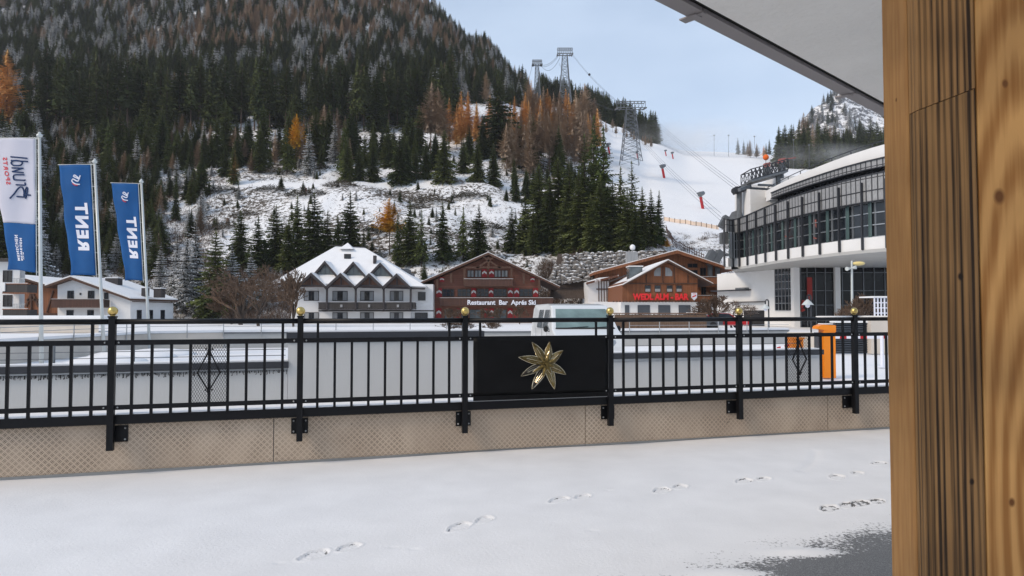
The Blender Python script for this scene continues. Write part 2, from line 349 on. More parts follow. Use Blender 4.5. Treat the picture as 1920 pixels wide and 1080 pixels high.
struct('ground', MB().box(-2500, -400, -1.2, 2500, 3500, -.03), M['snow'])

# hillside as columns (photo x) of (distance, photo y of the ground there)
COLS = {
 -900:[(88,612),(95,590),(110,540),(135,470),(165,390),(200,300),(260,210),(340,110),(460,-40),(640,-200),(820,-150)],
 0:  [(96,612),(105,592),(118,548),(138,490),(162,420),(192,335),(240,262),(320,180),(430,90),(600,-60),(780,-40)],
 300:[(104,612),(110,594),(120,556),(136,495),(162,410),(190,335),(240,262),(320,190),(430,90),(600,-60),(780,-40)],
 420:[(106,612),(112,592),(122,550),(136,480),(160,410),(186,338),(236,262),(320,190),(430,90),(600,-50),(780,-30)],
 640:[(110,612),(116,585),(124,535),(136,475),(160,395),(186,335),(240,258),(320,180),(420,90),(600,-30),(780,0)],
 800:[(112,612),(118,570),(124,525),(136,470),(162,395),(192,330),(240,258),(310,195),(400,110),(560,22),(760,70)],
 900:[(112,612),(117,575),(124,540),(134,490),(160,410),(195,325),(235,262),(290,225),(390,155),(500,92),(700,170)],
 980:[(112,612),(116,580),(122,545),(132,500),(160,420),(195,335),(235,270),(285,222),(380,200),(470,160),(620,240)],
 1040:[(108,612),(112,580),(118,540),(130,500),(160,425),(195,340),(235,280),(280,226),(350,205),(430,196),(620,270)],
 1100:[(104,612),(108,560),(114,515),(126,480),(156,425),(195,350),(240,285),(300,226),(360,215),(430,216),(620,290)],
 1160:[(104,612),(108,560),(114,510),(124,478),(152,425),(195,365),(240,310),(300,266),(370,238),(430,240),(620,300)],
 1220:[(104,612),(108,560),(114,510),(124,470),(150,430),(195,378),(240,335),(300,298),(380,268),(430,266),(620,310)],
 1300:[(104,612),(108,575),(116,520),(128,475),(150,430),(195,385),(240,348),(300,318),(380,295),(440,283),(620,330)],
 1400:[(104,612),(108,580),(116,530),(130,480),(150,440),(195,390),(240,355),(300,325),(380,300),(440,286),(620,335)],
 1500:[(104,612),(108,580),(116,530),(130,480),(150,440),(195,395),(240,360),(300,330),(380,308),(440,296),(620,335)],
 1700:[(104,612),(108,580),(116,530),(130,480),(150,440),(195,395),(240,360),(300,330),(380,308),(440,296),(620,335)],
 2900:[(104,612),(108,580),(116,530),(130,480),(150,440),(195,395),(240,340),(300,300),(380,260),(440,230),(620,230)]}
CX = sorted(COLS)
CZ = {k: (np.array([a for a, b in v], float), np.array([W(960, b, a).z for a, b in v])) for k, v in COLS.items()}
def fbm(x, y, s, seed=0): return noise.noise(Vector((x*s, y*s, seed)))
def TZ(px, Y, nz=True):
    px = max(CX[0], min(CX[-1]-1e-3, px))
    for i in range(len(CX)-1):
        if CX[i] <= px < CX[i+1]: break
    a, b = CX[i], CX[i+1]; t = smooth((px-a)/(b-a))
    z = float(np.interp(Y, *CZ[a])*(1-t)+np.interp(Y, *CZ[b])*t)
    if nz:
        X = (px-960)/F*Y; cl = clean(px, Y)
        z += (fbm(X, Y, .05, 1)*2.2+fbm(X, Y, .18, 2)*.9+fbm(X, Y, .5, 3)*.35)*(1-.8*cl)*smooth((Y-100)/25)
    return z
def clean(px, Y):
    """1 on the groomed piste and the forest road"""
    edge = 1240 if Y < 150 else 1240-(Y-150)*1.25
    c = smooth((px-edge)/35+.5)*smooth((Y-125)/45)
    road = 0
    if 380 < px < 1000:
        yr = 186+(px-640)*.012; road = math.exp(-((Y-yr+3)/3.0)**2)
    return max(c, road*.8)
def PY(px, Y, z): 
    a = math.atan2(z-EYE, Y)-PITCH
    return 540-F*math.tan(a)
def hit(px, py):
    prev = None
    for Y in np.arange(100, 620, 2.0):
        if PY(px, Y, TZ(px, Y, False)) <= py: return float(Y)
        z = TZ(px, Y, False)
    # never reached: the crest
    best = min(np.arange(100, 620, 4.0), key=lambda q: PY(px, q, TZ(px, q, False)))
    return float(best)
def terrain():
    pxs = np.arange(-880, 2880, 9.0); ys = 98*(8.0**(np.linspace(0, 1, 190)))
    V = []; C = []
    for Y in ys:
        for px in pxs:
            z = TZ(px, Y) if Y > 103 else -1.2+ (TZ(px, Y)+1.2)*smooth((Y-98)/6)
            V.append(((px-960)/F*Y, Y, z)); C.append(clean(px, Y))
    ny, nx = len(ys), len(pxs)
    i = np.arange(ny-1)[:, None]*nx+np.arange(nx-1)[None, :]; Fq = np.stack([i, i+1, i+nx+1, i+nx], -1).reshape(-1, 4)
    me = bpy.data.meshes.new('hillside'); me.from_pydata(V, [], Fq.tolist()); me.materials.append(M['terrain'])
    at = me.attributes.new('clean', 'FLOAT', 'POINT'); at.data.foreach_set('value', np.array(C, np.float32))
    me.polygons.foreach_set('use_smooth', [True]*len(me.polygons))
    tag(link(bpy.data.objects.new('hillside', me)), kind='structure')
terrain()
CREST = [(1200,345),(1400,335),(1480,262),(1510,228),(1540,203),(1575,182),(1600,180),(1640,198),(1700,212),(1900,150),(2300,90),(2800,60)]
def far_z(px, Y):
    c = float(np.interp(px, [a for a, b in CREST], [b for a, b in CREST])); zc = W(960, c, 1000).z
    t = (Y-640)/360
    z = (10+(zc-10)*min(1, t)) if t <= 1 else zc-(Y-1000)*.5
    X = (px-960)/F*Y
    return z+(fbm(X, Y, .012, 5)*22+fbm(X, Y, .04, 6)*9+fbm(X, Y, .12, 7)*4)*min(1, max(0, t*2))
def far_mountain():
    pxs = np.arange(1200, 2800, 6.0); ys = np.arange(640, 1160, 9.0)
    V = [((px-960)/F*Y, Y, far_z(px, Y)) for Y in ys for px in pxs]; ny, nx = len(ys), len(pxs)
    i = np.arange(ny-1)[:, None]*nx+np.arange(nx-1)[None, :]; Fq = np.stack([i, i+1, i+nx+1, i+nx], -1).reshape(-1, 4)
    me = bpy.data.meshes.new('mountain'); me.from_pydata(V, [], Fq.tolist()); me.materials.append(M['mountain'])
    tag(link(bpy.data.objects.new('mountain', me)), kind='structure')
far_mountain()

# ------------------------------------------------------------------ the railing line
RA = Vector((0, 7.76, 0)); RD = Vector((1, .283, 0)).normalized(); RN = Vector((RD.y, -RD.x, 0))   # RN towards the camera
def rail_s(px, base=RA, D=RD):               # distance along the line where photo column px meets it
    k = (px-960)/F; x = k*base.y/(1-.283*k); return x/D.x
def rp(s, z, off=0.0): return RA+RD*s+RN*off+Vector((0,0,z))
def rbox(mb, s0, s1, z0, z1, o0, o1):
    return mb.obox(rp((s0+s1)/2, (z0+z1)/2, (o0+o1)/2), RD*abs(s1-s0)/2, RN*abs(o1-o0)/2, Vector((0,0,abs(z1-z0)/2)))
S1 = rail_s(212); SPC = (rail_s(1601)-S1)/5
POSTS = [S1+SPC*i for i in range(-1, 8)]
# parapet wall with tread plate cladding
def treadplate():
    m = bpy.data.materials.new('tan_tread_plate'); m.use_nodes = True; N, L = nodes(m); p = N['Principled BSDF']
    p.inputs['Roughness'].default_value = .55; p.inputs['Specular IOR Level'].default_value = .35
    t = N.new('ShaderNodeTexCoord'); mp = N.new('ShaderNodeMapping'); mp.vector_type = 'TEXTURE'; mp.inputs['Rotation'].default_value = (0, 0, math.atan2(RD.y, RD.x))
    L.new(t.outputs['Object'], mp.inputs[0]); s = N.new('ShaderNodeSeparateXYZ'); L.new(mp.outputs[0], s.inputs[0])
    k = 1/.043
    u = math_n(N, L, 'ADD', s.outputs[0], s.outputs[2]); v = math_n(N, L, 'SUBTRACT', s.outputs[2], s.outputs[0])
    u = math_n(N, L, 'MULTIPLY', u, .7071*k); v = math_n(N, L, 'MULTIPLY', v, .7071*k)
    fu = math_n(N, L, 'FLOOR', u); fv = math_n(N, L, 'FLOOR', v); q = math_n(N, L, 'ADD', fu, fv); q = math_n(N, L, 'MULTIPLY', q, .5); q = math_n(N, L, 'FRACT', q); q = math_n(N, L, 'GREATER_THAN', math_n(N, L, 'ABSOLUTE', q), .25)
    def stripes(w):
        a = math_n(N, L, 'MULTIPLY', w, 3); a = math_n(N, L, 'FRACT', a); a = math_n(N, L, 'SUBTRACT', a, .5); a = math_n(N, L, 'ABSOLUTE', a); a = math_n(N, L, 'LESS_THAN', a, .30); return a
    def margin(w):
        a = math_n(N, L, 'FRACT', w); a = math_n(N, L, 'SUBTRACT', a, .5); a = math_n(N, L, 'ABSOLUTE', a); return math_n(N, L, 'LESS_THAN', a, .35)
    su = stripes(u); sv = stripes(v)
    mu = math_n(N, L, 'MULTIPLY', margin(u), margin(v))
    x1 = math_n(N, L, 'MULTIPLY', su, q); q1 = math_n(N, L, 'SUBTRACT', 1, q); x2 = math_n(N, L, 'MULTIPLY', sv, q1); x = math_n(N, L, 'ADD', x1, x2); x = math_n(N, L, 'MULTIPLY', x, mu)
    nw = N.new('ShaderNodeTexNoise'); nw.inputs['Scale'].default_value = 3.2; nw.inputs['Detail'].default_value = 5; L.new(t.outputs['Object'], nw.inputs[0]); wr = N.new('ShaderNodeMapRange'); wr.inputs[1].default_value = .35; wr.inputs[2].default_value = .62; wr.inputs[3].default_value = .35; L.new(nw.outputs[0], wr.inputs[0]); x = math_n(N, L, 'MULTIPLY', x, wr.outputs[0])
    n = N.new('ShaderNodeTexNoise'); n.inputs['Scale'].default_value = 1.7; n.inputs['Detail'].default_value = 6; L.new(t.outputs['Object'], n.inputs[0])
    c = ramp(N, .3, (.37,.295,.23), .75, (.50,.41,.325)); L.new(n.outputs[0], c.inputs[0])
    d = N.new('ShaderNodeMixRGB'); d.blend_type = 'MULTIPLY'; d.inputs[0].default_value = 1; L.new(c.outputs[0], d.inputs[1])
    e = N.new('ShaderNodeMixRGB'); e.inputs[1].default_value = (1.1,1.08,1.04,1); e.inputs[2].default_value = (.36,.34,.32,1); L.new(x, e.inputs[0]); L.new(e.outputs[0], d.inputs[2])
    n5 = N.new('ShaderNodeTexNoise'); n5.inputs['Scale'].default_value = 7; n5.inputs['Detail'].default_value = 3; L.new(t.outputs['Object'], n5.inputs[0])
    sp = ramp(N, .74, (1,1,1), .77, (.25,.22,.2)); L.new(n5.outputs[0], sp.inputs[0]); g = N.new('ShaderNodeMixRGB'); g.blend_type = 'MULTIPLY'; g.inputs[0].default_value = 1
    L.new(d.outputs[0], g.inputs[1]); L.new(sp.outputs[0], g.inputs[2]); L.new(g.outputs[0], p.inputs['Base Color'])
    b = N.new('ShaderNodeBump'); b.inputs['Strength'].default_value = .5; b.inputs['Distance'].default_value = .002; L.new(x, b.inputs['Height']); L.new(b.outputs[0], p.inputs['Normal'])
    return m
M['tread'] = treadplate()
wall = thing('parapet_wall', rp(0, 0, -.2), 'low street-edge wall clad in tan tread plate under the black railing', 'wall')
core = MB(); rbox(core, -9, 11, -.1, .50, -.36, -.125); build('core', core, M['render2'], wall)
seams = [-9]+[rail_s(x) for x in (515, 1102, 1558)]+[11]
for i in range(len(seams)-1):
    a, b = seams[i]+.004, seams[i+1]-.004
    mb = MB(); n = 8
    prof = [(.03, -.122), (.03, -.10), (.05, -.094), (.48, -.088), (.505, -.10), (.505, -.122)]
    vs = [rp(s_, z, o_) for s_ in (a, b) for z, o_ in prof]; k = len(prof)
    mb.add(vs, [tuple(range(k)), tuple(range(2*k-1, k-1, -1))]+[(j, j+k, (j+1)%k+k, (j+1)%k) for j in range(k)])
    build('tread_plate_panel', mb, M['tread'], wall)
sn = MB(); rbox(sn, -9, 11, .502, .53, -.35, -.13); build('snow_cap', sn, M['snow'], wall)

rail = thing('railing', rp(0, 0, 0), 'black steel balcony railing with brass ball finials along the snowy street', 'railing')
for i, s in enumerate(POSTS[:-1]):
    mb = MB(); rbox(mb, s-.030, s+.030, .25, 1.535, -.030, .030); rbox(mb, s-.036, s+.036, 1.535, 1.55, -.036, .036)
    po = build('post', mb, M['black'], rail)
    mb = MB(); mb.sphere(rp(s, 1.598, 0), .046, 20, 14); mb.tube([rp(s, 1.545, 0), rp(s, 1.565, 0)], .022, 12)
    build('ball_finial', mb, M['brass'], po, smooth=True)
    mb = MB(); o = .05 if i in (1,) else (-.05 if i in (5, 6) else 0)
    rbox(mb, s-.085+o, s+.085+o, .315, .475, -.088, -.076)
    rbox(mb, s-.008, s+.008, .33, .46, -.078, -.030)
    br = build('bracket', mb, M['black'], po)
    for dx in (-.06, .06):
        for dz in (-.055, .055): build('bolt', MB().sphere(rp(s+dx+o, .395+dz, -.07), .010, 8, 5), M['steel'], po)
        for z_ in (.663, 1.292): build('bolt', MB().sphere(rp(s+dx, z_, .016), .009, 8, 5), M['steel'], po)
for i in range(len(POSTS)-2):
    a, b = POSTS[i]+.030, POSTS[i+1]-.030
    mb = MB(); mb.tube([rp(a, 1.495), rp(b, 1.495)], .027, 14); t_ = build('top_rail', mb, M['black'], rail, smooth=True)
    mb = MB(); rbox(mb, a, b, 1.268, 1.316, .002, .014); build('upper_bar', mb, M['black'], rail)
    mb = MB(); rbox(mb, a, b, .640, .686, .002, .014); build('lower_bar', mb, M['black'], rail)
    banner = (i == 3)
    for j in range(1, 10):
        s = POSTS[i]+SPC*j/10
        if s < -8.5 or s > 9: continue
        top = 1.47 if j in (1, 9) else 1.312
        mb = MB()
        if banner:
            if j in (1, 9): rbox(mb, s-.013, s+.013, 1.315, 1.47, -.018, -.001)
            else: continue
        else: rbox(mb, s-.013, s+.013, .585, top, -.024, -.001)
        build('baluster', mb, M['black'], rail)
# base beam, one per two bays, with snow lying on it
for i in range(len(POSTS)-2):
    mb = MB(); rbox(mb, POSTS[i]+.030, POSTS[i+1]-.030, .496, .586, -.120, -.020); bb = build('base_beam', mb, M['black'], rail)
    mb = MB(); rbox(mb, POSTS[i]+.035, POSTS[i+1]-.035,   .587, .596, -.115, -.026); build('snow_line', mb, M['snow'], bb)
# snow on the top rail at the right end
mb = MB(); mb.tube([rp(rail_s(1530), 1.518), rp(POSTS[6]-.04, 1.520)], .016, 8); mb.tube([rp(POSTS[6]+.04, 1.520), rp(POSTS[7]-.1, 1.520)], .016, 8)
build('rail_snow', mb, M['snow'], rail, smooth=True)
def mesh_panel(i):
    c = POSTS[i]+SPC*.5; h = SPC*.1; z0, z1 = .66, 1.30
    mb = MB(); n = 14; cw = 2*h/n; chh = cw*1.75; rows = int((z1-z0)/chh)
    for r in range(rows+1):
        for k in range(n):
            x0 = c-h+k*cw; zc = z0+r*chh
            if zc+chh/2 > z1: continue
            m_ = rp(x0+cw/2, zc+chh/2, -.014)
            for e in ((x0, zc), (x0+cw, zc)):
                mb.bar(rp(*e, -.014), m_, .0032, .0032, up=RN)
            if zc+chh <= z1:
                for e in ((x0, zc+chh), (x0+cw, zc+chh)): mb.bar(rp(*e, -.014), m_, .0032, .0032, up=RN)
    return build('expanded_mesh', mb, M['black'], rail)
def diamond(i):
    c = POSTS[i]+SPC*.5; mb = MB()
    zc = 1.0 if i == 1 else 1.0; hh, hw = .205, .105
    P = [rp(c, zc+hh, .012), rp(c+hw, zc-.02, .016), rp(c, zc-hh, .012), rp(c-hw, zc-.02, .016)]
    for a, b in ((0,1),(1,2),(2,3),(3,0)): mb.bar(P[a], P[b], .014, .014, up=RN)
    for q in (P[0], P[2]):
        mb.sphere(q, .020, 8, 6)
        for dx in (-.03, .03): mb.sphere(q+RD*dx+Vector((0,0,.012)), .011, 6, 5); 
    for q in (P[1], P[3]): mb.sphere(q, .012, 6, 5)
    o = build('diamond_ornament', mb, M['black'], rail)
    return o
for i in (1, 5):
    if i < len(POSTS)-2: mesh_panel(i+0); diamond(i)
# banner with the flower emblem
b0, b1 = rail_s(887), rail_s(1138)
mb = MB(); nx = 26
for (z, o) in ((0, 0),): pass
vs = []; fs = []; nz = 12
for j in range(nz+1):
    for k in range(nx+1):
        s = b0+(b1-b0)*k/nx; z = .655+(1.30-.655)*j/nz
        wv = .004*math.sin(k*.9+j*.5)+.004*math.sin(k*.35-j*.9)*(1 if 0 < j < nz else 0)
        vs.append(rp(s, z, .022+wv))
for j in range(nz):
    for k in range(nx): fs.append((j*(nx+1)+k, j*(nx+1)+k+1, (j+1)*(nx+1)+k+1, (j+1)*(nx+1)+k))
mb.add(vs, fs); M['vinyl'] = mat('black_vinyl', (.006,.006,.0065), .55, var=.3, scale=3, bump=.3, bscale=7, spec=.12)
ban = build('black_banner', mb, M['vinyl'], rail, smooth=True)
md = ban.modifiers.new('thick', 'SOLIDIFY'); md.thickness = .006; md.offset = -1
mb = MB(); rbox(mb, b0-.0, b1, .600, .652, .012, .030); build('banner_hem', mb, M['vinyl'], rail)
ec = rail_s(1019)
def ep(u, v, off):                             # emblem coordinates: zoomed photo pixels (9 per photo pixel)
    px = 960+u/9; s = rail_s(px); Y = rp(s, 0).y
    return rp(s, W(px, 620+v/9, Y).z, off)
PET = [((320,195),(470,340),(330,330)),((625,190),(640,330),(530,330)),((845,345),(790,500),(690,440)),((885,735),(860,640),(760,560)),((710,975),(690,800),(570,830)),
       ((335,985),(480,800),(350,850)),((140,765),(300,700),(180,640)),((100,435),(290,420),(200,500))]
CTR = (545, 560)
petal = MB(); rim = MB(); dark = MB()
for n_, (tip, _, _) in enumerate(PET):
    tx, ty = tip; dx, dy = tx-CTR[0], ty-CTR[1]; Ln = math.hypot(dx, dy); ux, uy = dx/Ln, dy/Ln; vx, vy = -uy, ux
    Ls, Rs, Cs = [], [], []
    for t in (0, .2, .4, .55, .7, .85, 1):
        wd = 68*math.sin(math.pi*min(1, .34+t*.66))**.85*(1 if t < 1 else .05)
        bx, by = CTR[0]+ux*Ln*(.12+.88*t), CTR[1]+uy*Ln*(.12+.88*t)
        bend = 16*math.sin(t*3+n_)
        bx += vx*bend; by += vy*bend
        Ls.append(ep(bx+vx*wd, by+vy*wd, .036)); Rs.append(ep(bx-vx*wd, by-vy*wd, .036)); Cs.append(ep(bx, by, .058+.01*math.sin(n_)))
    k = len(Ls); vs = Ls+Cs+Rs; fs = []
    for a in range(k-1): fs += [(a, a+1, k+a+1, k+a), (k+a, k+a+1, 2*k+a+1, 2*k+a)]
    (dark if n_ in (5, 6) else petal).add(vs, fs); rim.tube(Ls[1:]+Rs[::-1][:-1], .0045, 5); rim.tube(Cs[1:5], .003, 4); [rim.tube([a_.lerp(b_, .5)+RN*.004 for a_, b_ in zip(q_[1:5], Cs[1:5])], .002, 4) for q_ in (Ls, Rs)]
for n_ in range(8):                            # shorter inner petals between the long ones
    a = n_*math.pi/4+.25; ux, uy = math.cos(a), math.sin(a); vx, vy = -uy, ux; Ln = 150+37*((n_*5)%4)
    Ls, Rs, Cs = [], [], []
    for t in (0, .35, .7, 1):
        wd = 30*math.sin(math.pi*min(1, .25+t*.72))
        bx, by = CTR[0]+ux*Ln*(.1+.9*t), CTR[1]+uy*Ln*(.1+.9*t)
        Ls.append(ep(bx+vx*wd, by+vy*wd, .062)); Rs.append(ep(bx-vx*wd, by-vy*wd, .062)); Cs.append(ep(bx, by, .075))
    k = 4; petal.add(Ls+Cs+Rs, [f for a_ in range(k-1) for f in ((a_, a_+1, k+a_+1, k+a_), (k+a_, k+a_+1, 2*k+a_+1, 2*k+a_))])
    rim.tube(Ls[1:]+Rs[::-1][:-1], .003, 4)
em = build('flower_emblem', petal, M['gold'], ban); build('dark_petal', dark, mat('dark_bronze', (.02,.015,.01), .5, .2, var=.6, scale=30), em); build('emblem_rim', rim, M['goldrim'], em)
mb = MB(); rr = random.Random(3)
for q in range(22):
    a, r_ = rr.uniform(0, 6.28), rr.uniform(0, 70); mb.sphere(ep(CTR[0]+r_*math.cos(a), CTR[1]+r_*math.sin(a), .085), .011, 7, 5)
build('florets', mb, M['gold'], em)

# ------------------------------------------------------------------ low walls of the sunken ramp behind the railing
WA = Vector((0, 13.36, 0))
def wp(px, z, off=0):                         # point over the low wall line (parallel to the railing), off towards the camera
    k = (px-960)/F; x = k*WA.y/(1-.29*k); return Vector((x, WA.y+.29*x, z))+RN*off
def wseg(mb, p0, p1, z0, z1, o0, o1):
    a, b = wp(p0, 0), wp(p1, 0); L_ = (b-a).length; D = (b-a).normalized(); Nn = Vector((D.y, -D.x, 0))
    return mb.obox((a+b)/2+Nn*(o0+o1)/2+Vector((0,0,(z0+z1)/2)), D*L_/2, Nn*abs(o1-o0)/2, Vector((0,0,(z1-z0)/2)))
def lowwall(p0, p1, h, label, cap=.11, name='low_wall'):
    t = thing(name, wp((p0+p1)/2, 0), label, 'wall', 'low ramp walls behind the railing')
    mb = MB(); wseg(mb, p0, p1, -.03, h-cap, -.25, 0); build('wall_body', mb, M['ramp'], t)
    mb = MB(); wseg(mb, p0-3, p1+2, h-cap, h, -.29, .06); build('cap', mb, M['charcoal'], t)
    mb = MB(); wseg(mb, p0, p1, h-cap-.075, h-cap-.06, .002, .012); wseg(mb, p0, p1, h-cap-.05, h-cap-.012, .002, .02); mb.m = [0]*len(mb.f)
    build('drip_trim', mb, M['steel'], t)
    mb = MB(); wseg(mb, p0, p1, h-.001+.004, h+.028, -.28, -.02); build('snow_top', mb, M['snow'], t)
    return t
lowwall(-700, 540.5, .70, 'low white wall with charcoal cap and light garland, left behind the railing')
lowwall(541, 905, 1.215, 'taller white wall section with charcoal cap behind the railing, middle', .125)
lowwall(912, 1538, .735, 'low white wall with charcoal cap behind the railing, right of the banner')
# hanging light garland under the left cap
g = MB(); rr = random.Random(8)
px = -60
while px < 536:
    z = .555; g.bar(wp(px, z, .035), wp(px+6, z-.003, .035), .006)
    for q in range(2):
        l_ = rr.uniform(.01, .075); x = px+rr.uniform(0, 6); g.bar(wp(x, z, .037), wp(x+rr.uniform(-1.5, 1.5), z-l_, .04), .007)
        if rr.random() < .6: g.sphere(wp(x, z-l_, .04), rr.uniform(.006, .012), 5, 4)
    px += 5.5
tag(build('light_garland', g, M['rubber'], org=wp(200, .5)), 'dark icicle light garland hanging under the left wall cap', 'garland')
# stainless rails fixed behind the low walls
def steel_rail(p0, p1, posts, zs, label, off=-.36):
    t = thing('stainless_railing', wp((p0+p1)/2, 0, off), label, 'railing', 'stainless railings around the ramp')
    for px in posts:
        mb = MB(); mb.tube([wp(px, .2, off), wp(px, zs[-1], off)], .022, 8); build('post', mb, M['galv'], t)
    for z in zs:
        mb = MB(); mb.tube([wp(p0, z, off), wp(p1, z, off)], .007 if z != zs[-1] else .018, 6); build('rail', mb, M['galv'], t)
steel_rail(-200, 535, (-66, 88, 242), (.79, .90, 1.02), 'thin steel railing with two wires behind the left low wall')
steel_rail(1180, 1520, (1285, 1400), (.86, 1.02), 'thin steel railing behind the low wall right of the banner')

# far retaining wall on the other side of the ramp
FW = [(-700,16),(-300,18),(0,20.5),(140,24),(280,28.5),(420,30),(560,30.6),(905,31.4),(1180,32.2),(1400,33.2),(1478,34)]
fwz = lambda px, Y, z: Vector(((px-960)/F*Y, Y, z))
far = thing('retaining_wall', fwz(560, 30.6, 0), 'long grey retaining wall with snow on top beyond the ramp', 'wall')
def ribbon(mb, pts, z0, z1, y0, y1):
    for (a, ya), (b, yb) in zip(pts[:-1], pts[1:]):
        A, B = fwz(a, ya, 0), fwz(b, yb, 0); D = (B-A).normalized(); Nn = Vector((D.y, -D.x, 0))
        mb.obox((A+B)/2+Nn*(y0+y1)/2+Vector((0,0,(z0+z1)/2)), D*((B-A).length/2+.0), Nn*abs(y1-y0)/2, Vector((0,0,(z1-z0)/2)))
mb = MB(); ribbon(mb, FW[:6], -.03, .64, -.3, 0); build('beige_section', mb, M['concrete'], far)
mb = MB(); ribbon(mb, FW[5:], -.03, .60, -.3, -.004); build('grey_section', mb, M['render2'], far)
mb = MB(); ribbon(mb, FW[:6], .641, .665, -.34, .03); build('cap', mb, M['render2'], far); mb = MB(); ribbon(mb, FW[5:], .60, .665, -.34, .05); build('cap', mb, M['galv'], far)
mb = MB(); ribbon(mb, FW, .668, .76, -.8, .03); build('snow_top', mb, M['snow'], far)
def far_rail(pts, zs, label, step=1.5):
    t = thing('stainless_railing', fwz(*pts[0], .3), label, 'railing', 'stainless railings around the ramp')
    for z in zs:
        mb = MB(); mb.tube([fwz(a, y-.08, z) for a, y in pts], .016 if z == zs[-1] else .011, 6); build('rail', mb, M['steel'], t)
    for (a, ya), (b, yb) in zip(pts[:-1], pts[1:]):
        A, B = fwz(a, ya-.08, 0), fwz(b, yb-.08, 0); n = max(1, round((B-A).length/step))
        for k in range(n):
            q = A+(B-A)*k/n; mb = MB(); mb.tube([q+Vector((0,0,.45)), q+Vector((0,0,zs[-1]))], .02, 6); build('post', mb, M['steel'], t)
far_rail(FW[5:8], (.92, 1.22), 'stainless railing on the retaining wall in front of the hotels')
far_rail(FW[2:6], (.95, 1.10, 1.25), 'stainless railing sloping along the beige wall at the left')
far_rail(FW[8:], (.92, 1.22), 'stainless railing on the retaining wall in front of the terminal')
# small snow bank beside the ramp foot
mb = MB(); 
for px, Y, s_ in ((205,22,.8),(250,24,1.0),(300,25.5,.9),(160,21,.5)): mb.sphere(fwz(px, Y, -.05), s_, 12, 8, (1.6, 1, .28))
struct('snow_bank', mb, M['snow'], smooth=True)

# ------------------------------------------------------------------ parking machine, barriers, van, cars
t = thing('ticket_machine', ground_pt(1556, 709), 'orange pay column with an overhanging snow-topped head at the ramp entry', 'ticket machine')
Yk = ground_pt(1556, 709).y
mb = MB(); a, b = W(1545, 660, Yk).x, W(1567, 660, Yk).x
mb.poly([(a, Yk, .0), (a, Yk+.28, .0), (a, Yk+.28, 1.26), (a, Yk, 1.26)], (b-a, 0, 0)); build('column', mb, M['orange'], t)
mb = MB(); c = W(1533, 620, Yk).x; mb.poly([(c, Yk-.012, 1.17), (b+.01, Yk-.012, 1.10), (b+.01, Yk-.012, 1.25), (a, Yk-.012, 1.275), (c+.03, Yk-.012, 1.235)], (0, .32, 0)); build('head', mb, M['orange'], t)
mb = MB(); mb.box(a-.02, Yk+.01, 1.277, b-.05, Yk+.26, 1.30); build('snow', mb, M['snow'], t)
mb = MB(); mb.box(a-.10, Yk+.10, 0, a-.005, Yk+.3, 1.08); build('backplate', mb, M['shut_grey'], t)
mb = MB()
for k in range(5): mb.box(b+.001, Yk+.06, .62+k*.06, b+.004, Yk+.2, .645+k*.06)
build('marking', mb, M['ink_white'], t)
def barrier(px, Y, zt, label, boom, wd=.33):
    t = thing('barrier_gate', fwz(px, Y, 0), label, 'barrier', 'parking barriers')
    c = fwz(px, Y, 0); mb = MB(); mb.box(c.x-wd/2, Y-.16, 0, c.x+wd/2, Y+.16, zt); mb.box(c.x-wd/2-.02, Y-.18, zt, c.x+wd/2+.02, Y+.18, zt+.04)
    build('cabinet', mb, M['orange'], t)
    a, b = boom; d = b-a; n = 9
    w_, r_ = MB(), MB()
    for k in range(n):
        (w_ if k % 2 else r_).bar(a+d*k/n, a+d*(k+1)/n, .03, .05)
    build('boom', w_, M['ink_white'], t); build('boom_stripes', r_, M['red'], t)
barrier(1490, 16.6, .92, 'orange barrier cabinet with a lowered boom behind the low wall', (fwz(1478, 16.4, .78), fwz(1416, 17.5, .50)), .26)
t = thing('barrier_gate', fwz(1650, 20.2, 0), 'white barrier arm with red stripes held by a white post by the exit', 'barrier', 'parking barriers')
w_, r_ = MB(), MB(); a, b = fwz(1560, 20, .84), fwz(1700, 20, .84); n = 11
for k in range(n): (r_ if k % 3 == 1 else w_).bar(a+(b-a)*k/n, a+(b-a)*(k+1)/n, .05, .10)
build('boom', w_, M['ink_white'], t); build('boom_stripes', r_, M['red'], t)
mb = MB(); q = fwz(1652, 19.5, 0)
mb.tube([q, q+Vector((0,0,.92))], .045, 10); mb.box(q.x-.11, q.y-.11, 0, q.x+.11, q.y+.11, .02); mb.box(q.x-.05, q.y-.05, .92, q.x+.05, q.y+.05, .97); build('post', mb, M['ink_white'], t)
# louvred grille + beige wall behind it
t = thing('vent_wall', fwz(1600, 26, 0), 'beige concrete wall with a grey louvred vent right of the orange column', 'wall')
mb = MB(); mb.poly([fwz(1632, 25.5, 0), fwz(1760, 25.5, 0), fwz(1760, 25.5, 1.25), fwz(1632, 25.5, 1.25)], (0, .3, 0)); mb.poly([fwz(1480, 30, 0), fwz(1566, 26, 0), fwz(1566, 26, .75), fwz(1480, 30, .66)], (0, .3, 0)); build('wall_body', mb, M['concrete'], t)
mb = MB()
for k in range(13):
    z = .06+k*.085; mb.obox(fwz(1598, 25.8, z), (.68, 0, 0), (0, .035, -.02), (0, .006, .012))
mb.box(fwz(1564, 25.8, 0).x-.02, 25.78, 0, fwz(1564, 25.8, 0).x+.02, 25.86, 1.16); mb.box(fwz(1631, 25.8, 0).x-.03, 25.78, 0, fwz(1631, 25.8, 0).x+.01, 25.86, 1.16)
mb.box(fwz(1564, 25.8, 0).x, 25.9, 0, fwz(1631, 25.8, 0).x, 25.95, 1.15); build('louvre', mb, M['shut_grey'], t)
mb = MB(); mb.box(fwz(1564, 25.8, 0).x, 25.7, 1.155, fwz(1760, 25.8, 0).x, 26.2, 1.22); build('coping', mb, M['snow'], t)

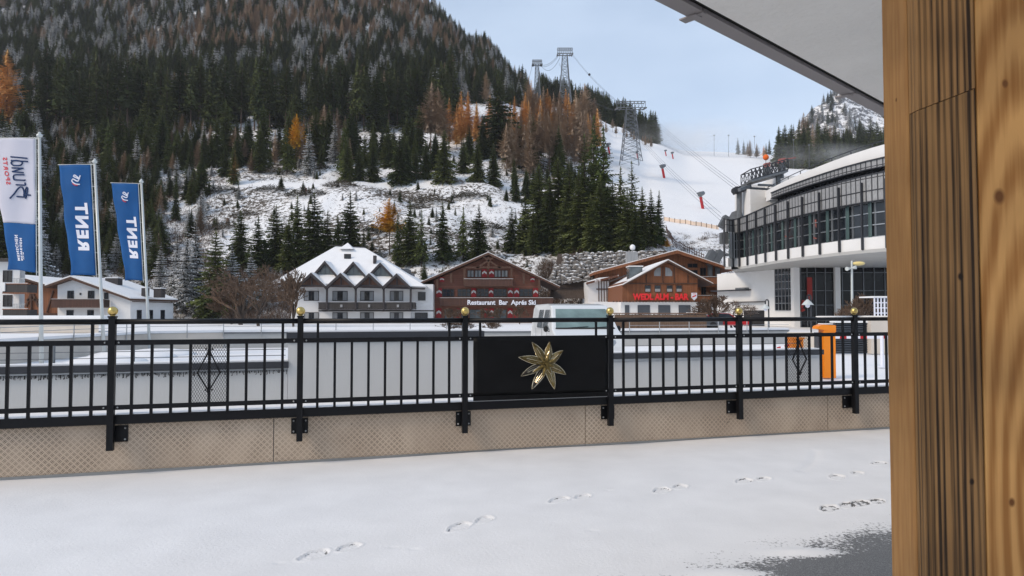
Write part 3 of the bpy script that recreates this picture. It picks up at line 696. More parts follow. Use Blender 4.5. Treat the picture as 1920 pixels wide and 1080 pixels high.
def ext(mb, prof, x0f, x1f):                   # side profile (y,z) between two x functions of z
    k = len(prof); vs = [(x0f(z), y, z) for y, z in prof]+[(x1f(z), y, z) for y, z in prof]
    mb.add(vs, [tuple(range(k)), tuple(range(2*k-1, k-1, -1))]+[(j, j+k, (j+1)%k+k, (j+1)%k) for j in range(k)])
def van():
    t = thing('van', (2.16, 19.0, 0), 'white van parked nose-on behind the black banner', 'van')
    t.rotation_euler = (0, 0, R(6.5)); t.scale = (1, 1, .93)
    ORG[t] = Vector((0,0,0))
    half = lambda z: .97 if z < 1.12 else .97-(z-1.12)*.155
    prof = [(.10,.30),(.0,.42),(-.02,.62),(.03,.86),(.12,1.0),(.55,1.165),(1.22,1.80),(1.42,1.90),(2.2,1.955),(4.6,1.95),(4.82,1.80),(4.9,1.0),(4.88,.4),(4.7,.30)]
    mb = MB(); ext(mb, prof, lambda z: -half(z), lambda z: half(z))
    o = build('body', mb, M['van'], t, smooth=False)
    bv = o.modifiers.new('bevel', 'BEVEL'); bv.width = .045; bv.segments = 3; bv.limit_method = 'ANGLE'; bv.angle_limit = R(25)
    def wsp(f, x, off):                        # on the windscreen slope
        y = .55+(1.22-.55)*f; z = 1.165+(1.80-1.165)*f; n = Vector((0, -.635, .67)).normalized(); return Vector((x*(half(z)/.97), y, z))+n*off
    g = MB(); P = [wsp(.05,-.86,.006), wsp(.05,.86,.006), wsp(.97,.84,.006), wsp(.97,-.84,.006)]; g.add(P+[p_-Vector((0,-.01,.012)) for p_ in P], [(0,1,2,3),(7,6,5,4),(0,4,5,1),(1,5,6,2),(2,6,7,3),(3,7,4,0)]); wsn = build('windscreen', g, M['vanglass'], t)
    g = MB(); g.obox(wsp(.02, 0, .012), (.86,0,0), (0,.012,.012), (0,-.01,.012)); g.bar(wsp(.04,-.5,.02), wsp(.1,.1,.02), .02, .012); g.bar(wsp(.04,.2,.02), wsp(.1,.75,.02), .02, .012); build('wiper', g, M['rubber'], t)
    for sx in (-1, 1):
        for (y0, y1, y2, y3) in ((.80,1.12,1.36,1.36),(1.42,1.42,2.25,2.3),(2.5,2.5,3.4,3.45)):
            g = MB(); X = lambda z: sx*(half(z)+.004)
            zt = 1.76; zb = 1.15
            pts = [(X(zb), y0, zb-.06 if y0 < 1 else zb), (X(zb), y3, zb), (X(zt), y2, zt), (X(zt if y0 > 1 else 1.5), y1, zt if y0 > 1 else 1.5)]
            g.add([Vector(p_) for p_ in pts]+[Vector(p_)-Vector((sx*.012,0,0)) for p_ in pts], [(0,1,2,3),(7,6,5,4),(0,4,5,1),(1,5,6,2),(2,6,7,3),(3,7,4,0)]); build('side_window', g, M['glass2'], t)
        g = MB(); g.sphere((sx*1.08, .95, 1.16), .09, 10, 7, (.8,.5,1.1)); g.bar((sx*.95,.95,1.08),(sx*1.08,.95,1.1),.03); build('wing_mirror', g, M['rubber'], t)
        g = MB(); g.poly([(sx*.60,.015,.66),(sx*.94,.05,.66),(sx*.93,.10,.86),(sx*.62,.04,.84)], (0,-.035,0)); build('headlight', g, M['steel'], t)
        for y in (.95, 3.95):
            g = MB(); g.tube([(sx*.72, y, .33), (sx*.96, y, .33)], .33, 22); w_ = build('wheel', g, M['rubber'], t)
            g = MB(); g.tube([(sx*.955, y, .33), (sx*.972, y, .33)], .2, 18); build('rim', g, M['steel'], w_)
    g = MB()
    for z in (.70, .76, .82): g.box(-.56, -.035, z, .56, .02, z+.03)
    g.box(-.5, -.045, .42, .5, -.012, .50); build('grille', g, M['rubber'], t)
    g = MB()
    for sx in (-1, 1):
        for y in (1.40, 2.40, 3.6): g.box(sx*.972, y, .42, sx*.976, y+.02, 1.12)
    build('door_seam', g, M['rubber'], t)
    g = MB(); g.box(-.96, -.075, .50, .96, .10, .62); build('bumper', g, M['van'], t)
van()
def car(px, Y, col, label, rot):
    t = thing('parked_car', fwz(px, Y, 0), label, 'car', 'cars parked by the terminal'); t.rotation_euler = (0,0,R(rot)); ORG[t] = Vector((0,0,0))
    mb = MB(); h = lambda z: .86 if z < .9 else .86-(z-.9)*.3
    ext(mb, [(0,.3),(-.05,.6),(.1,.8),(1.0,.92),(1.6,1.38),(3.0,1.42),(3.8,.98),(4.2,.9),(4.25,.4),(4.1,.25)], lambda z: -h(z), lambda z: h(z)); build('body', mb, col, t)
    mb = MB(); ext(mb, [(1.12,.93),(1.66,1.33),(2.95,1.37),(3.6,.98)], lambda z: -h(z)-.01, lambda z: h(z)+.01); build('window', mb, M['glass'], t)
    mb = MB(); ext(mb, [(1.6,1.385),(1.6,1.42),(3.0,1.47),(3.1,1.425)], lambda z: -.68, lambda z: .68); build('snow', mb, M['snow'], t)
    for sx in (-1,1):
        for y in (.8,3.4): g = MB(); g.tube([(sx*.7,y,.31),(sx*.89,y,.31)], .31, 16); build('wheel', g, M['rubber'], t)
car(1352, 62, M['shut_grey'], 'dark grey snow-topped car parked by the wooden bar', 80)
car(1400, 62.5, M['red'], 'dark red snow-topped car parked left of the terminal', 80)

# ------------------------------------------------------------------ flagpoles and banners
def flag_set(Y, ptop, pbot, quad, parts, label, flabel):
    top, bot = W(*ptop, Y), W(*pbot, Y); d = (top-bot).normalized(); base = bot+d*(-bot.z/d.z)
    t = thing('flagpole', base, label, 'flagpole', 'white flagpoles at the ramp')
    mb = MB(); mb.tube([base, base+(top-base)*.35, top], .062, 14, .042); build('pole', mb, M['pole'], t, smooth=True)
    mb = MB(); mb.sphere(top+Vector((0,0,.03)), .085, 12, 8, (1,1,.8)); mb.sphere(top+Vector((0,0,.11)), .04, 8, 6); build('cap', mb, M['pole'], t, smooth=True)
    TL, TR, BR, BL = [W(*q, Y-.02) for q in quad]
    mb = MB(); mb.tube([TL+Vector((-.05,0,.02)), TR+Vector((.09,0,.02))], .012, 6); mb.tube([TR+Vector((.02,0,.02)), BR+Vector((.02,0,-.1))], .012, 6)
    for k in range(6):
        f = k/5; q = TR.lerp(BR, f); mb.bar(q, q+Vector((.17,0,0)), .012)
    build('arm', mb, M['pole'], t)
    fl = thing('flag', (TL+BR)/2, flabel, 'flag', 'tall banners on the flagpoles')
    def fpnt(u, v, off=0):                     # u 0..1 left to right, v 0..1 bottom to top
        p_ = BL.lerp(BR, u).lerp(TL.lerp(TR, u), v)
        wv = .05*math.sin(u*4+v*9)+.03*math.sin(v*21+u*3)+.08*(1-u)*math.sin(v*5)
        wv += .035*math.sin(u*7-v*6)
        return p_+Vector((.012*math.sin(v*13)*(1-u), wv*(.35+.65*(1-u))*.9-off, .02*math.sin(u*5)*(1-v)))
    def patch(v0, v1, name, m_, off=0):
        mb = MB(); nu, nv = 14, 40; vs = [fpnt(i/nu, v0+(v1-v0)*j/nv, off) for j in range(nv+1) for i in range(nu+1)]
        mb.add(vs, [(j*(nu+1)+i, j*(nu+1)+i+1, (j+1)*(nu+1)+i+1, (j+1)*(nu+1)+i) for j in range(nv) for i in range(nu)])
        o = build(name, mb, m_, fl, smooth=True); s_ = o.modifiers.new('cloth', 'SOLIDIFY'); s_.thickness = .004; s_.offset = 0; return o
    for pa in parts:
        if pa[0] == 'cloth': patch(pa[1], pa[2], 'cloth', pa[3])
        elif pa[0] == 'text':                  # the back of the cloth: reading upward, glyph tops to the right
            _, body, u0, u1, v0, v1, m_, bold = pa
            a, fs, _ = text_mesh(body, bold, 1.22); mb = MB(); mb.add([fpnt(u0+(u1-u0)*y, v0+(v1-v0)*x, .012+.002*z) for x, y, z in a], fs)
            build('lettering', mb, m_, fl)
        elif pa[0] == 'stroke':
            _, pts, r_, m_ = pa; mb = MB()
            P = [fpnt(u, v, .014) for u, v in pts]; Q = []
            for i in range(len(P)-1):
                for k in range(4): 
                    p0, p1, p2, p3 = P[max(i-1,0)], P[i], P[i+1], P[min(i+2, len(P)-1)]; f = k/4
                    Q.append(.5*((2*p1)+(-p0+p2)*f+(2*p0-5*p1+4*p2-p3)*f*f+(-p0+3*p1-3*p2+p3)*f**3))
            Q.append(P[-1]); mb.tube(Q, r_, 5); build('logo_stroke', mb, m_, fl)
    return t
WH, BL_, NV, RD_ = M['flagwhite'], M['flagblue'], M['ink_navy'], M['ink_red']
def uv1(x, y): # photo pixel -> flag coords for the large flag
    v = 1-(y-260)/248; l = -14+(14+14)*(1-v)**1.2; return ((x-l)/(66.5-l), v)
g1 = [uv1(*q) for q in ((22,366),(17,373),(24,362),(36,353),(42,352),(43,366))]
s1 = [('cloth', .36, 1.0, WH), ('cloth', 0, .358, BL_)]
s1 += [('stroke', [uv1(x, y) for x, y in pts], .022, NV) for pts in (
    [(18,374),(24,365),(32,353),(39,351),(42,358),(42,368)], [(29,369),(43,369)], [(42,368),(47,352),(50,354),(45,372)], [(41,365),(56,365)],
    [(28,347),(46,347)], [(46,347),(46,342)], [(26,338),(45,338),(46,337)], [(26,338),(25,334),(28,329),(46,328)], [(24,323),(45,324)], [(24,323),(44,316)], [(24,316),(45,316)],
    [(25,310),(23,306),(29,302),(41,303),(43,307),(38,311),(26,311)], [(23,302),(53,303)], [(22,295),(52,297)])]
s1 += [('text', 'SPORTS', *(uv1(9.5, 345)[0], uv1(18, 345)[0]), uv1(14, 347)[1], uv1(14, 296)[1], RD_, .02),
       ('text', 'MENSCHEN', .32, .43, uv1(24,490)[1], uv1(24,442)[1], M['ink_white'], .03), ('text', 'BEWEGEN', .48, .57, uv1(33,489)[1], uv1(33,447)[1], M['ink_white'], .03),
       ('text', 'WIR', .585, .63, uv1(38,487)[1], uv1(38,472)[1], M['ink_white'], .02)]
flag_set(20.5, (74,256), (77,600), [(-14,260),(66,260),(67.5,510),(14,506)], s1, 'tallest-looking white flagpole at the left edge, behind the railing', 'white over blue banner with a handwritten mirrored name, at the left edge')
def rent(l0, t0, l1, b1, r0, r1):
    def uv(x, y):
        v = 1-(y-t0)/(b1-t0); l = l0+(l1-l0)*(1-v); r = r0+(r1-r0)*(1-v); return ((x-l)/(r-l), v)
    return uv
u2 = rent(111, 310, 132, 516, 169, 180)
s2 = [('cloth', 0, 1, BL_), ('text', 'RENT', .38, .82, u2(150,470)[1], u2(150,381)[1], M['ink_white'], .05),
      ('stroke', [u2(x,y) for x,y in ((151,347),(143,346),(137,341),(139,337),(147,341),(149,337),(140,332),(143,330),(151,337))], .022, M['ink_white']),
      ('stroke', [u2(x,y) for x,y in ((150,336),(152,330))], .02, M['ink_white']), ('stroke', [u2(x,y) for x,y in ((147,349),(142,348),(138,345))], .016, RD_)]
flag_set(24.0, (177.5,305), (192,600), [(111,310),(169.5,309),(180,515),(132,517)], s2, 'white flagpole between the other two, behind the first railing post', 'blue RENT banner with mirrored lettering on the middle pole')
u3 = rent(209, 344, 234, 525, 258, 268)
s3 = [('cloth', 0, 1, BL_), ('text', 'RENT', .40, .84, u3(243,484)[1], u3(243,406)[1], M['ink_white'], .05),
      ('stroke', [u3(x,y) for x,y in ((241,376),(234,375),(230,371),(231,368),(238,371),(240,368),(232,363),(235,361),(241,367))], .022, M['ink_white']),
      ('stroke', [u3(x,y) for x,y in ((240,366),(242,361))], .02, M['ink_white']), ('stroke', [u3(x,y) for x,y in ((238,379),(234,378),(231,375))], .016, RD_)]
flag_set(27.6, (265,342), (278,600), [(209,343.5),(258.5,345),(268,525),(234,526)], s3, 'white flagpole furthest right of the three', 'smaller blue RENT banner furthest from the left edge')

# ------------------------------------------------------------------ buildings
def win(par, x0, y0, x1, y1, Y, frame='darkframe', pane='glass', cols=2, name='window', fw=.07, bars=0, curtain=False):
    a, b = W(x0, (y0+y1)/2, Y).x, W(x1, (y0+y1)/2, Y).x; t, u = W(x0, y0, Y).z, W(x0, y1, Y).z
    mb = MB(); f = fw
    mb.box(a, Y-.07, u, a+f, Y+.05, t); mb.box(b-f, Y-.07, u, b, Y+.05, t); mb.box(a+f, Y-.07, t-f, b-f, Y+.05, t); mb.box(a+f, Y-.07, u, b-f, Y+.05, u+f)
    for k in range(1, cols): x = a+(b-a)*k/cols; mb.box(x-f*.4, Y-.06, u+f, x+f*.4, Y+.05, t-f)
    for k in range(bars): z = u+(t-u)*(k+1)/(bars+1); mb.box(a+f, Y-.055, z-.02, b-f, Y+.04, z+.02)
    o = build(name, mb, M[frame], par)
    g = MB(); g.box(a+f, Y-.022, u+f, b-f, Y+.03, t-f); build('pane', g, M[pane], o)
    if curtain:
        w_ = (b-a-2*f)*.3; g = MB().box(a+f, Y-.035, u+f, a+f+w_, Y-.025, t-f); build('curtain', g, M['curtain'], o); g = MB().box(b-f-w_, Y-.035, u+f, b-f, Y-.025, t-f); build('curtain', g, M['curtain'], o)
    return o
def gable(par, ridge, le, re, Y, depth, th=.32, over=.9, snow=.16, under='timber', name='roof', mid=None):
    """ridge and eaves measured on the photo at depth Y; roof runs straight back"""
    rg, l, r = W(*ridge, Y), W(*le, Y), W(*re, Y); y0, y1 = Y-over, Y+depth
    mb = MB()
    for e in (l, r):
        n = Vector((0,0,-th)); P = [Vector((rg.x, y0, rg.z)), Vector((e.x, y0, e.z)), Vector((e.x, y0, e.z-th*.8)), Vector((rg.x, y0, rg.z-th))]
        mb.poly(P, (0, y1-y0, 0))
    o = build(name, mb, M[under], par)
    if snow:
        s = MB()
        for e in (l, r):
            P = [Vector((rg.x, y0+.1, rg.z+.004)), Vector((e.x, y0+.1, e.z+.004)), Vector((e.x, y0+.1, e.z+snow*.8)), Vector((rg.x, y0+.1, rg.z+snow))]; s.poly(P, (0, y1-y0-.2, 0))
        build('roof_snow', s, M['roof_snow'], o)
    return o
def wallpoly(par, pts, Y, depth, m, name='wall'):
    P = [W(x, y, Y) for x, y in pts]; mb = MB(); mb.poly(P, (0, depth, 0)); return build(name, mb, m, par)
def balcony(par, x0, y0, x1, y1, Y, out=1.2, m='balcony', rail_m='timber_beam', name='balcony'):
    a, b = W(x0, (y0+y1)/2, Y-out).x, W(x1, (y0+y1)/2, Y-out).x; t, u = W(x0, y0, Y-out).z, W(x0, y1, Y-out).z
    mb = MB(); mb.box(a, Y-out, u+.12, b, Y-out+.05, t-.09); mb.box(a, Y-out+.05, u+.12, a+.05, Y, t-.09); mb.box(b-.05, Y-out+.05, u+.12, b, Y, t-.09)
    o = build(name, mb, M[m], par)
    g = MB(); g.box(a-.06, Y-out-.05, t-.085, b+.06, Y-out+.10, t+.0); g.box(a-.02, Y-out-.02, u, b+.02, Y, u+.115); build('handrail', g, M[rail_m], o)
    g = MB(); g.box(a-.03, Y-out-.03, t+.003, b+.03, Y-out+.08, t+.04); build('snow', g, M['snow'], o)
    return o
def base(px, Y): return Vector(((px-960)/F*Y, Y, 0))

# --- white chalet at the left
Y = 95; A = thing('chalet', base(180, Y+6), 'white chalet with a wide snowy roof and brown carved balcony behind the flags', 'house')
xl, xr = W(108, 560, Y).x, W(244.5, 560, Y).x
wallpoly(A, [(108,620),(108,534),(140,522),(244.5,557.5),(244.5,620)], Y, 12, M['render'])
gable(A, (140,519.5), (92,536.5), (251,560), Y, 12.6, .35, 1.0, .22, 'timber_beam')
for q in ((126.5,545,138.5,560),(165,545,177,560),(125,581.5,138,592.5),(164,581.5,176,592.5)): win(A, *q, Y)
win(A, 195.5,548.5,203.5,561, Y, cols=1)
balcony(A, 96, 560.8, 195, 577, Y-.1, 1.3)
mb = MB(); mb.fb(149,549,152,553,Y-.06,.05); build('wall_lamp', mb, M['darkframe'], A)
for px in (261, 282.5, 305):                     # windows on the side wall
    Yw = xr*F/(px-960); mb = MB(); mb.box(xr+.004, Yw-.65, 1.6-18/F*95, xr+.06, Yw+.65, 1.6+2/F*95); o = build('window', mb, M['darkframe'], A); g = MB(); g.box(xr+.061, Yw-.5, 1.6-16.5/F*95, xr+.07, Yw+.5, 1.6+.8/F*95); build('pane', g, M['glass'], o)
for (x0,y0,x1,y1,yy) in ((197,521.5,221,532.5,100),(265,540,272,551,98.5),(288,541,302,554,99)):
    mb = MB(); mb.fb(x0,y0,x1,y1+4,yy,1.2); o = build('chimney', mb, M['darkframe'], A); mb = MB(); a = W(x0,y0,yy); b = W(x1,y0,yy); mb.box(a.x-.05, yy-.05, a.z+.004, b.x+.05, yy+1.25, a.z+.12); build('snow', mb, M['snow'], o)
mb = MB()
for k in range(26): mb.bar(Vector((xr+.15, 95.2+k*.45, W(244,560,95).z-.38)), Vector((xr+.6, 95.2+k*.45, W(251,560,95).z-.42)), .09)
build('rafters', mb, M['timber_beam'], A)
B_ = thing('wooden_barn', base(75, 97), 'orange-brown timber barn wing with crossed braces left of the white chalet', 'barn')
wallpoly(B_, [(46,620),(46,528),(96,540),(108,542),(108,620)], 96.2, 9, M['orangewood'])
mb = MB(); a, b, c, d = W(42,520.5,95), W(97,537,95), W(128,524.5,106), W(42,517,106); mb.add([a,b,c,d,a-Vector((0,0,.3)),b-Vector((0,0,.3)),c-Vector((0,0,.3)),d-Vector((0,0,.3))], [(0,1,2,3),(7,6,5,4),(0,4,5,1),(1,5,6,2),(2,6,7,3),(3,7,4,0)]); o = build('roof', mb, M['timber_beam'], B_)
mb = MB(); z = Vector((0,0,.004)); h = Vector((0,0,.2)); mb.add([a+z,b+z,c+z,d+z,a+h,b+h,c+h,d+h], [(3,2,1,0),(4,5,6,7),(0,1,5,4),(1,2,6,5),(2,3,7,6),(3,0,4,7)]); build('roof_snow', mb, M['roof_snow'], o)
mb = MB()
for p0, p1 in (((59,620),(59,532)),((49,575),(59,547)),((72,575),(60,547)),((88,586),(100,545)),((49,589),(106,589)),((50,562),(72,562))): mb.bar(W(*p0,96.1), W(*p1,96.1), .16, .25)
build('brace', mb, M['timber_beam'], B_)
# --- apartment block at the very edge
Y = 72; E_ = thing('apartment_block', base(0, Y+5), 'white apartment block with stacked dark balconies cut by the left frame edge', 'building')
mb = MB(); ev_ = base(20,81)-base(36,72); mb.poly([base(-260,Y), base(36,Y), base(36,Y)+Vector((0,0,W(0,490,Y).z)), base(-260,Y)+Vector((0,0,W(0,490,Y).z))], ev_); mb.poly([base(34,Y+1.5), base(46,Y+1.5), base(46,Y+1.5)+Vector((0,0,W(0,505,Y).z)), base(34,Y+1.5)+Vector((0,0,W(0,505,Y).z))], ev_*.8); build('wall', mb, M['render'], E_)
mb = MB(); mb.fb(-262, 484, 20, 489.7, Y-.8, 3); build('roof', mb, M['greywood'], E_)
for yy in (531.5, 579): balcony(E_, 5, yy, 51, yy+19, Y+.0, 1.5, 'greywood', 'orangewood')
for yy in (507, 553): win(E_, 6, yy, 23, yy+22, Y, cols=2); win(E_, -30, yy, -12, yy+22, Y)
for yy in (522, 570):
    mb = MB()
    for k in range(8): mb.fb(24+k*2.9, yy, 24.8+k*2.9, yy+10, Y-1.4, .03)
    mb.fb(23, yy-.5, 47, yy+.6, Y-1.42, .05); build('metal_railing', mb, M['steel'], E_)
mb = MB(); mb.fb(1, 530, 9, 546, Y-1.6, .3); build('wall_box', mb, M['render'], E_)
# snow-covered flat roof in front of the chalets
t = thing('flat_roof_building', base(60, 52), 'low flat-roofed building under thick snow in front of the chalets', 'building')
mb = MB(); mb.poly([base(-300,50), base(186,50), base(168,55), base(-300,50)+Vector((0,5,0))], (0,0,.78)); build('wall', mb, M['concrete'], t)
mb = MB(); a = base(-302,49.8); b = base(196,49.8); mb.poly([a+Vector((0,0,.785)), b+Vector((0,0,.785)), b+Vector((-2.2,5.4,.785)), a+Vector((0,5.4,.785))], (0,0,.45)); o = build('snow', mb, M['roof_snow'], t); bv = o.modifiers.new('b','BEVEL'); bv.width=.14; bv.segments=3

# --- white apartment house with the row of gables
Y = 90; H = thing('hotel', base(660, Y+6), 'white hotel with seven small dark gables in a steep snowy roof', 'hotel')
wallpoly(H, [(546,620),(546,536),(770,536),(770,620)], Y, 11, M['render'])
wallpoly(H, [(770.2,620),(770.2,533),(812,533),(812,620)], Y+1.2, 9, M['render'])
def hipface(o_name, P, th=.18, m='roof_snow', par=H):
    n = (P[1]-P[0]).cross(P[2]-P[0]).normalized(); n = n if n.z > 0 else -n
    mb = MB(); k = len(P); mb.add([p_+n*th for p_ in P]+P, [tuple(range(k)), tuple(range(2*k-1,k-1,-1))]+[(j,j+k,(j+1)%k+k,(j+1)%k) for j in range(k)]); return build(o_name, mb, M[m], par)
fl_, fr_ = W(511,531,88.6), W(797,539,88.6); rl, rr_ = W(630,464,97), W(683,466.5,97); bl, br_ = Vector((fl_.x, 103, fl_.z)), Vector((fr_.x, 103, fr_.z))
hipface('roof', [fl_, fr_, rr_, rl]); hipface('roof_side', [fl_, rl, bl]); hipface('roof_side', [fr_, br_, rr_]); hipface('roof_back', [bl, rl, rr_, br_])
mb = MB(); mb.bar(fl_-Vector((0,0,.15)), fr_-Vector((0,0,.15)), .3, .25); build('eave_board', mb, M['darkframe'], H)
def slope_y(z): return 88.6+(97-88.6)*(z-fl_.z)/(rl.z-fl_.z)
def dormer(pk, l, r, Yd, wood, glazed):
    P, Lp, Rp = W(*pk, Yd), W(*l, Yd), W(*r, Yd); yb = slope_y(P.z)+.3
    mb = MB(); mb.poly([P-Vector((0,0,.3)), Lp+Vector((.25,0,0)), Rp-Vector((.25,0,0))], (0, yb-Yd+.2, 0)); g_ = build('gable', mb, M[wood], H)
    mb = MB(); s = MB()
    for e in (Lp, Rp):
        q = [Vector((P.x,Yd-.55,P.z)), Vector((e.x,Yd-.55,e.z)), Vector((e.x,Yd-.55,e.z-.40)), Vector((P.x,Yd-.55,P.z-.42))]; mb.poly(q, (0, .75, 0))
        q = [Vector((P.x,Yd-.40,P.z+.004)), Vector((e.x,Yd-.40,e.z+.004)), Vector((e.x,Yd-.40,e.z+.05)), Vector((P.x,Yd-.40,P.z+.06))]; s.poly(q, (0, yb-Yd+.45, 0))
    o = build('gable_roof', mb, M['darkframe'], H); build('roof_snow', s, M['roof_snow'], o)
    if glazed:
        w0 = (Rp.x-Lp.x); mb = MB(); g = MB(); b0_ = Lp.z+.15; 
        for s0, s1, h0, h1 in ((-.30,-.16,.28,.55),(-.14,-.01,.58,.80),(.01,.14,.80,.58),(.16,.30,.55,.28)):
            x0, x1 = P.x+w0*s0, P.x+w0*s1; H_ = (P.z-Lp.z); q = [Vector((x0,Yd-.03,b0_)), Vector((x1,Yd-.03,b0_)), Vector((x1,Yd-.03,Lp.z+H_*h1)), Vector((x0,Yd-.03,Lp.z+H_*h0))]; g.poly(q, (0,.05,0))
            c_ = sum(q, Vector())/4; q2 = [c_+(v-c_)*1.10+Vector((0,.012,0)) for v in q]; mb.poly(q2, (0,.05,0))
        o2 = build('window', mb, M['shut_grey'], H); build('pane', g, M['glass2'], o2)
    else:
        mb = MB(); mb.bar(Vector((P.x,Yd-.04,P.z-.4)), Vector((P.x,Yd-.04,Lp.z+.1)), .14); mb.bar(Vector((Lp.x+.4,Yd-.05,Lp.z+.12)), Vector((Rp.x-.4,Yd-.05,Lp.z+.12)), .14, .2); build('beam', mb, M['darkframe'], H)
for pk, l, r in (((610.5,489.5),(582,516),(636,511)),((663.6,491),(636,511),(690,513)),((714,492.5),(690,513),(741,514))): dormer(pk, (pk[0]-28,522), (pk[0]+28,522), 90.4, 'darkframe', True)
bx = [557, 613, 667, 719, 770]
for i in range(4): c = (bx[i]+bx[i+1])/2; dormer(((585.1,639.9,693.3,744.5)[i], 511.5+i*.5), (bx[i]-.5,537.5), (bx[i+1]+.5,537.5), 88.25, 'timber', False)
for x0, x1 in ((570,598),(623.6,651.8),(675.5,701),(731,756)):
    win(H, x0, 545.5, x1, 564, Y, curtain=True); win(H, x0, 585.5, x1, 600, Y, curtain=True)
win(H, 783.6, 547.5, 798, 563.5, Y+1.2, cols=1); win(H, 778, 586, 802, 600, Y+1.2)
mb = MB(); mb.fb(543, 580, 812, 583.4, Y+.6, .5) if False else mb.fb(597, 581.5, 813, 584, Y-.1, .1); build('belt_course', mb, M['darkframe'], H)
for i in range(3): balcony(H, (597,667.3,719.3)[i], 566.5, (667,719,778)[i], 580.5, Y, 1.3, 'greywood', 'darkframe')
for px in (613, 667, 719.5, 770):
    mb = MB(); a = base(px, Y-1.35); mb.box(a.x-.12, a.y-.1, W(px,582,a.y).z, a.x+.12, a.y+.1, W(px,537,a.y).z); build('balcony_post', mb, M['darkframe'], H)
for px in (640, 692, 746):
    mb = MB(); mb.fb(px-2, 571, px+2, 576, Y-1.4, .05); build('balcony_ornament', mb, M['curtain'], H)
mb = MB(); mb.fb(699.5,479,704.5,494,93,.7); o = build('chimney', mb, M['darkframe'], H)
mb = MB(); mb.fb(645,476,658,488,94.1,.12); o = build('skylight', mb, M['darkframe'], H); g = MB(); g.fb(647,478,656,486.5,94.07,.02); build('pane', g, M['glass'], o)
mb = MB(); c = W(652,461,96.5); mb.add([c+Vector(v) for v in ((-1,-1,-.5),(1,-1,-.5),(1,1,-.5),(-1,1,-.5),(0,0,.45))], [(0,1,4),(1,2,4),(2,3,4),(3,0,4),(3,2,1,0)]); build('roof_lantern', mb, M['roof_snow'], H)
mb = MB(); mb.bar(rl+Vector((-1,-.2,.3)), rl+Vector((1.2,-.2,.25)), .1); mb.bar(rr_+Vector((-1.5,-.2,.3)), rr_+Vector((.3,-.2,.2)), .1); build('ridge_snow_guard', mb, M['darkframe'], H)
mb = MB(); mb.fb(751,504,765,512,97,3); mb.fb(757,512,772,536,97.2,3); build('rear_annex', mb, M['shut_grey'], H)

# --- red-brown restaurant
Y = 93; Rr = thing('restaurant', base(914, Y+6), 'red-brown timber restaurant with white chevron shutters and lettering along the balcony', 'restaurant')
wallpoly(Rr, [(813,620),(813,525.5),(916,480),(1010.6,521.5),(1010.6,620)], Y, 13, M['redwall'])
gable(Rr, (916,475), (783.5,533.5), (1048.5,538), Y, 14, .30, 1.5, .10, 'timber')
mb = MB()
for p0, p1 in (((872,501.5),(958,501.5)),((916,482),(916,505)),((892,504),(926,482)),((940,504),(906,482)),): mb.bar(W(*p0, Y-1.2), W(*p1, Y-1.2), .28, .22)
build('gable_truss', mb, M['timber_beam'], Rr)
for p0, p1 in (((871,502.5),(871,533)),((959,502.5),(959,520)),((846,512),(846,530)),((982,513),(982,532)),((820,524),(820,545)),((1011,523),(1011,545))): build('strut', MB().bar(W(*p0, Y-1.2), W(*p1, Y-1.2), .28, .22), M['timber_beam'], Rr)
for a, b in ((876,889),(890,902.5),(927,939.5),(940,952.5)): win(Rr, a, 506.5, b, 520, Y, 'timber_beam', 'glass2', 2, curtain=True)
for a, b in ((829,852),(857.5,883),(894,916),(925,950),(974,998.5)): win(Rr, a, 541.5, b, 556.5, Y, 'timber_beam', 'glass', 3, bars=1)
for a, b in ((925,950),(880,902),(833,850)): win(Rr, a, 580, b, 600, Y, 'timber_beam', 'glass2', 2)
balcony(Rr, 870, 523, 962, 537, Y, 1.3); balcony(Rr, 824.5, 558.5, 1037, 574, Y, 1.5)
def shutter(x0, y0, x1, y1):
    mb = MB(); mb.fb(x0, y0, x1, y1, Y-.09, .06); o = build('shutter', mb, M['shutred'], Rr)
    mb = MB(); c = (x0+x1)/2; h = y1-y0; ym = y0+h*.42; k = (x1-x0)*.47; mb.fp([(c-k,ym+h*.22),(c-k,ym-.5),(c,ym-h*.22),(c+k,ym-.5),(c+k,ym+h*.22),(c,ym+h*.02)], Y-.12, .025); build('chevron', mb, M['shutwhite'], o)
for a, b in ((818,828.5),(883.8,892.6),(916.5,925),(952.3,961.5),(964.3,973.2),(999.8,1009)): shutter(a, 540, b, 557)
for a, b in ((903.7,912.8),(917,926.3)): shutter(a, 504.5, b, 520)
for a, b in ((818,827.5),(856,868),(905,914),(918,926),(952,961),(964,972)): shutter(a, 578, b, 596)
for a, b in ((824.5,833),(994.5,1002.5)): shutter(a, 519.5, b, 529)
def sign(par, body, px0, px1, py0, py1, Y, m, bold=.02, name='lettering', spacing=1.0):
    a, fs, _ = text_mesh(body, bold, spacing); P0, P1 = W(px0, py1, Y), W(px1, py0, Y)
    mb = MB(); mb.add([Vector((P0.x+(P1.x-P0.x)*x, Y-.06*z, P0.z+(P1.z-P0.z)*y)) for x, y, z in a], fs); return build(name, mb, m, par)
sign(Rr, 'Restaurant  Bar  Aprés Ski', 876.5, 1004.5, 562.3, 574.3, Y-1.56, M['ink_white'], .03)

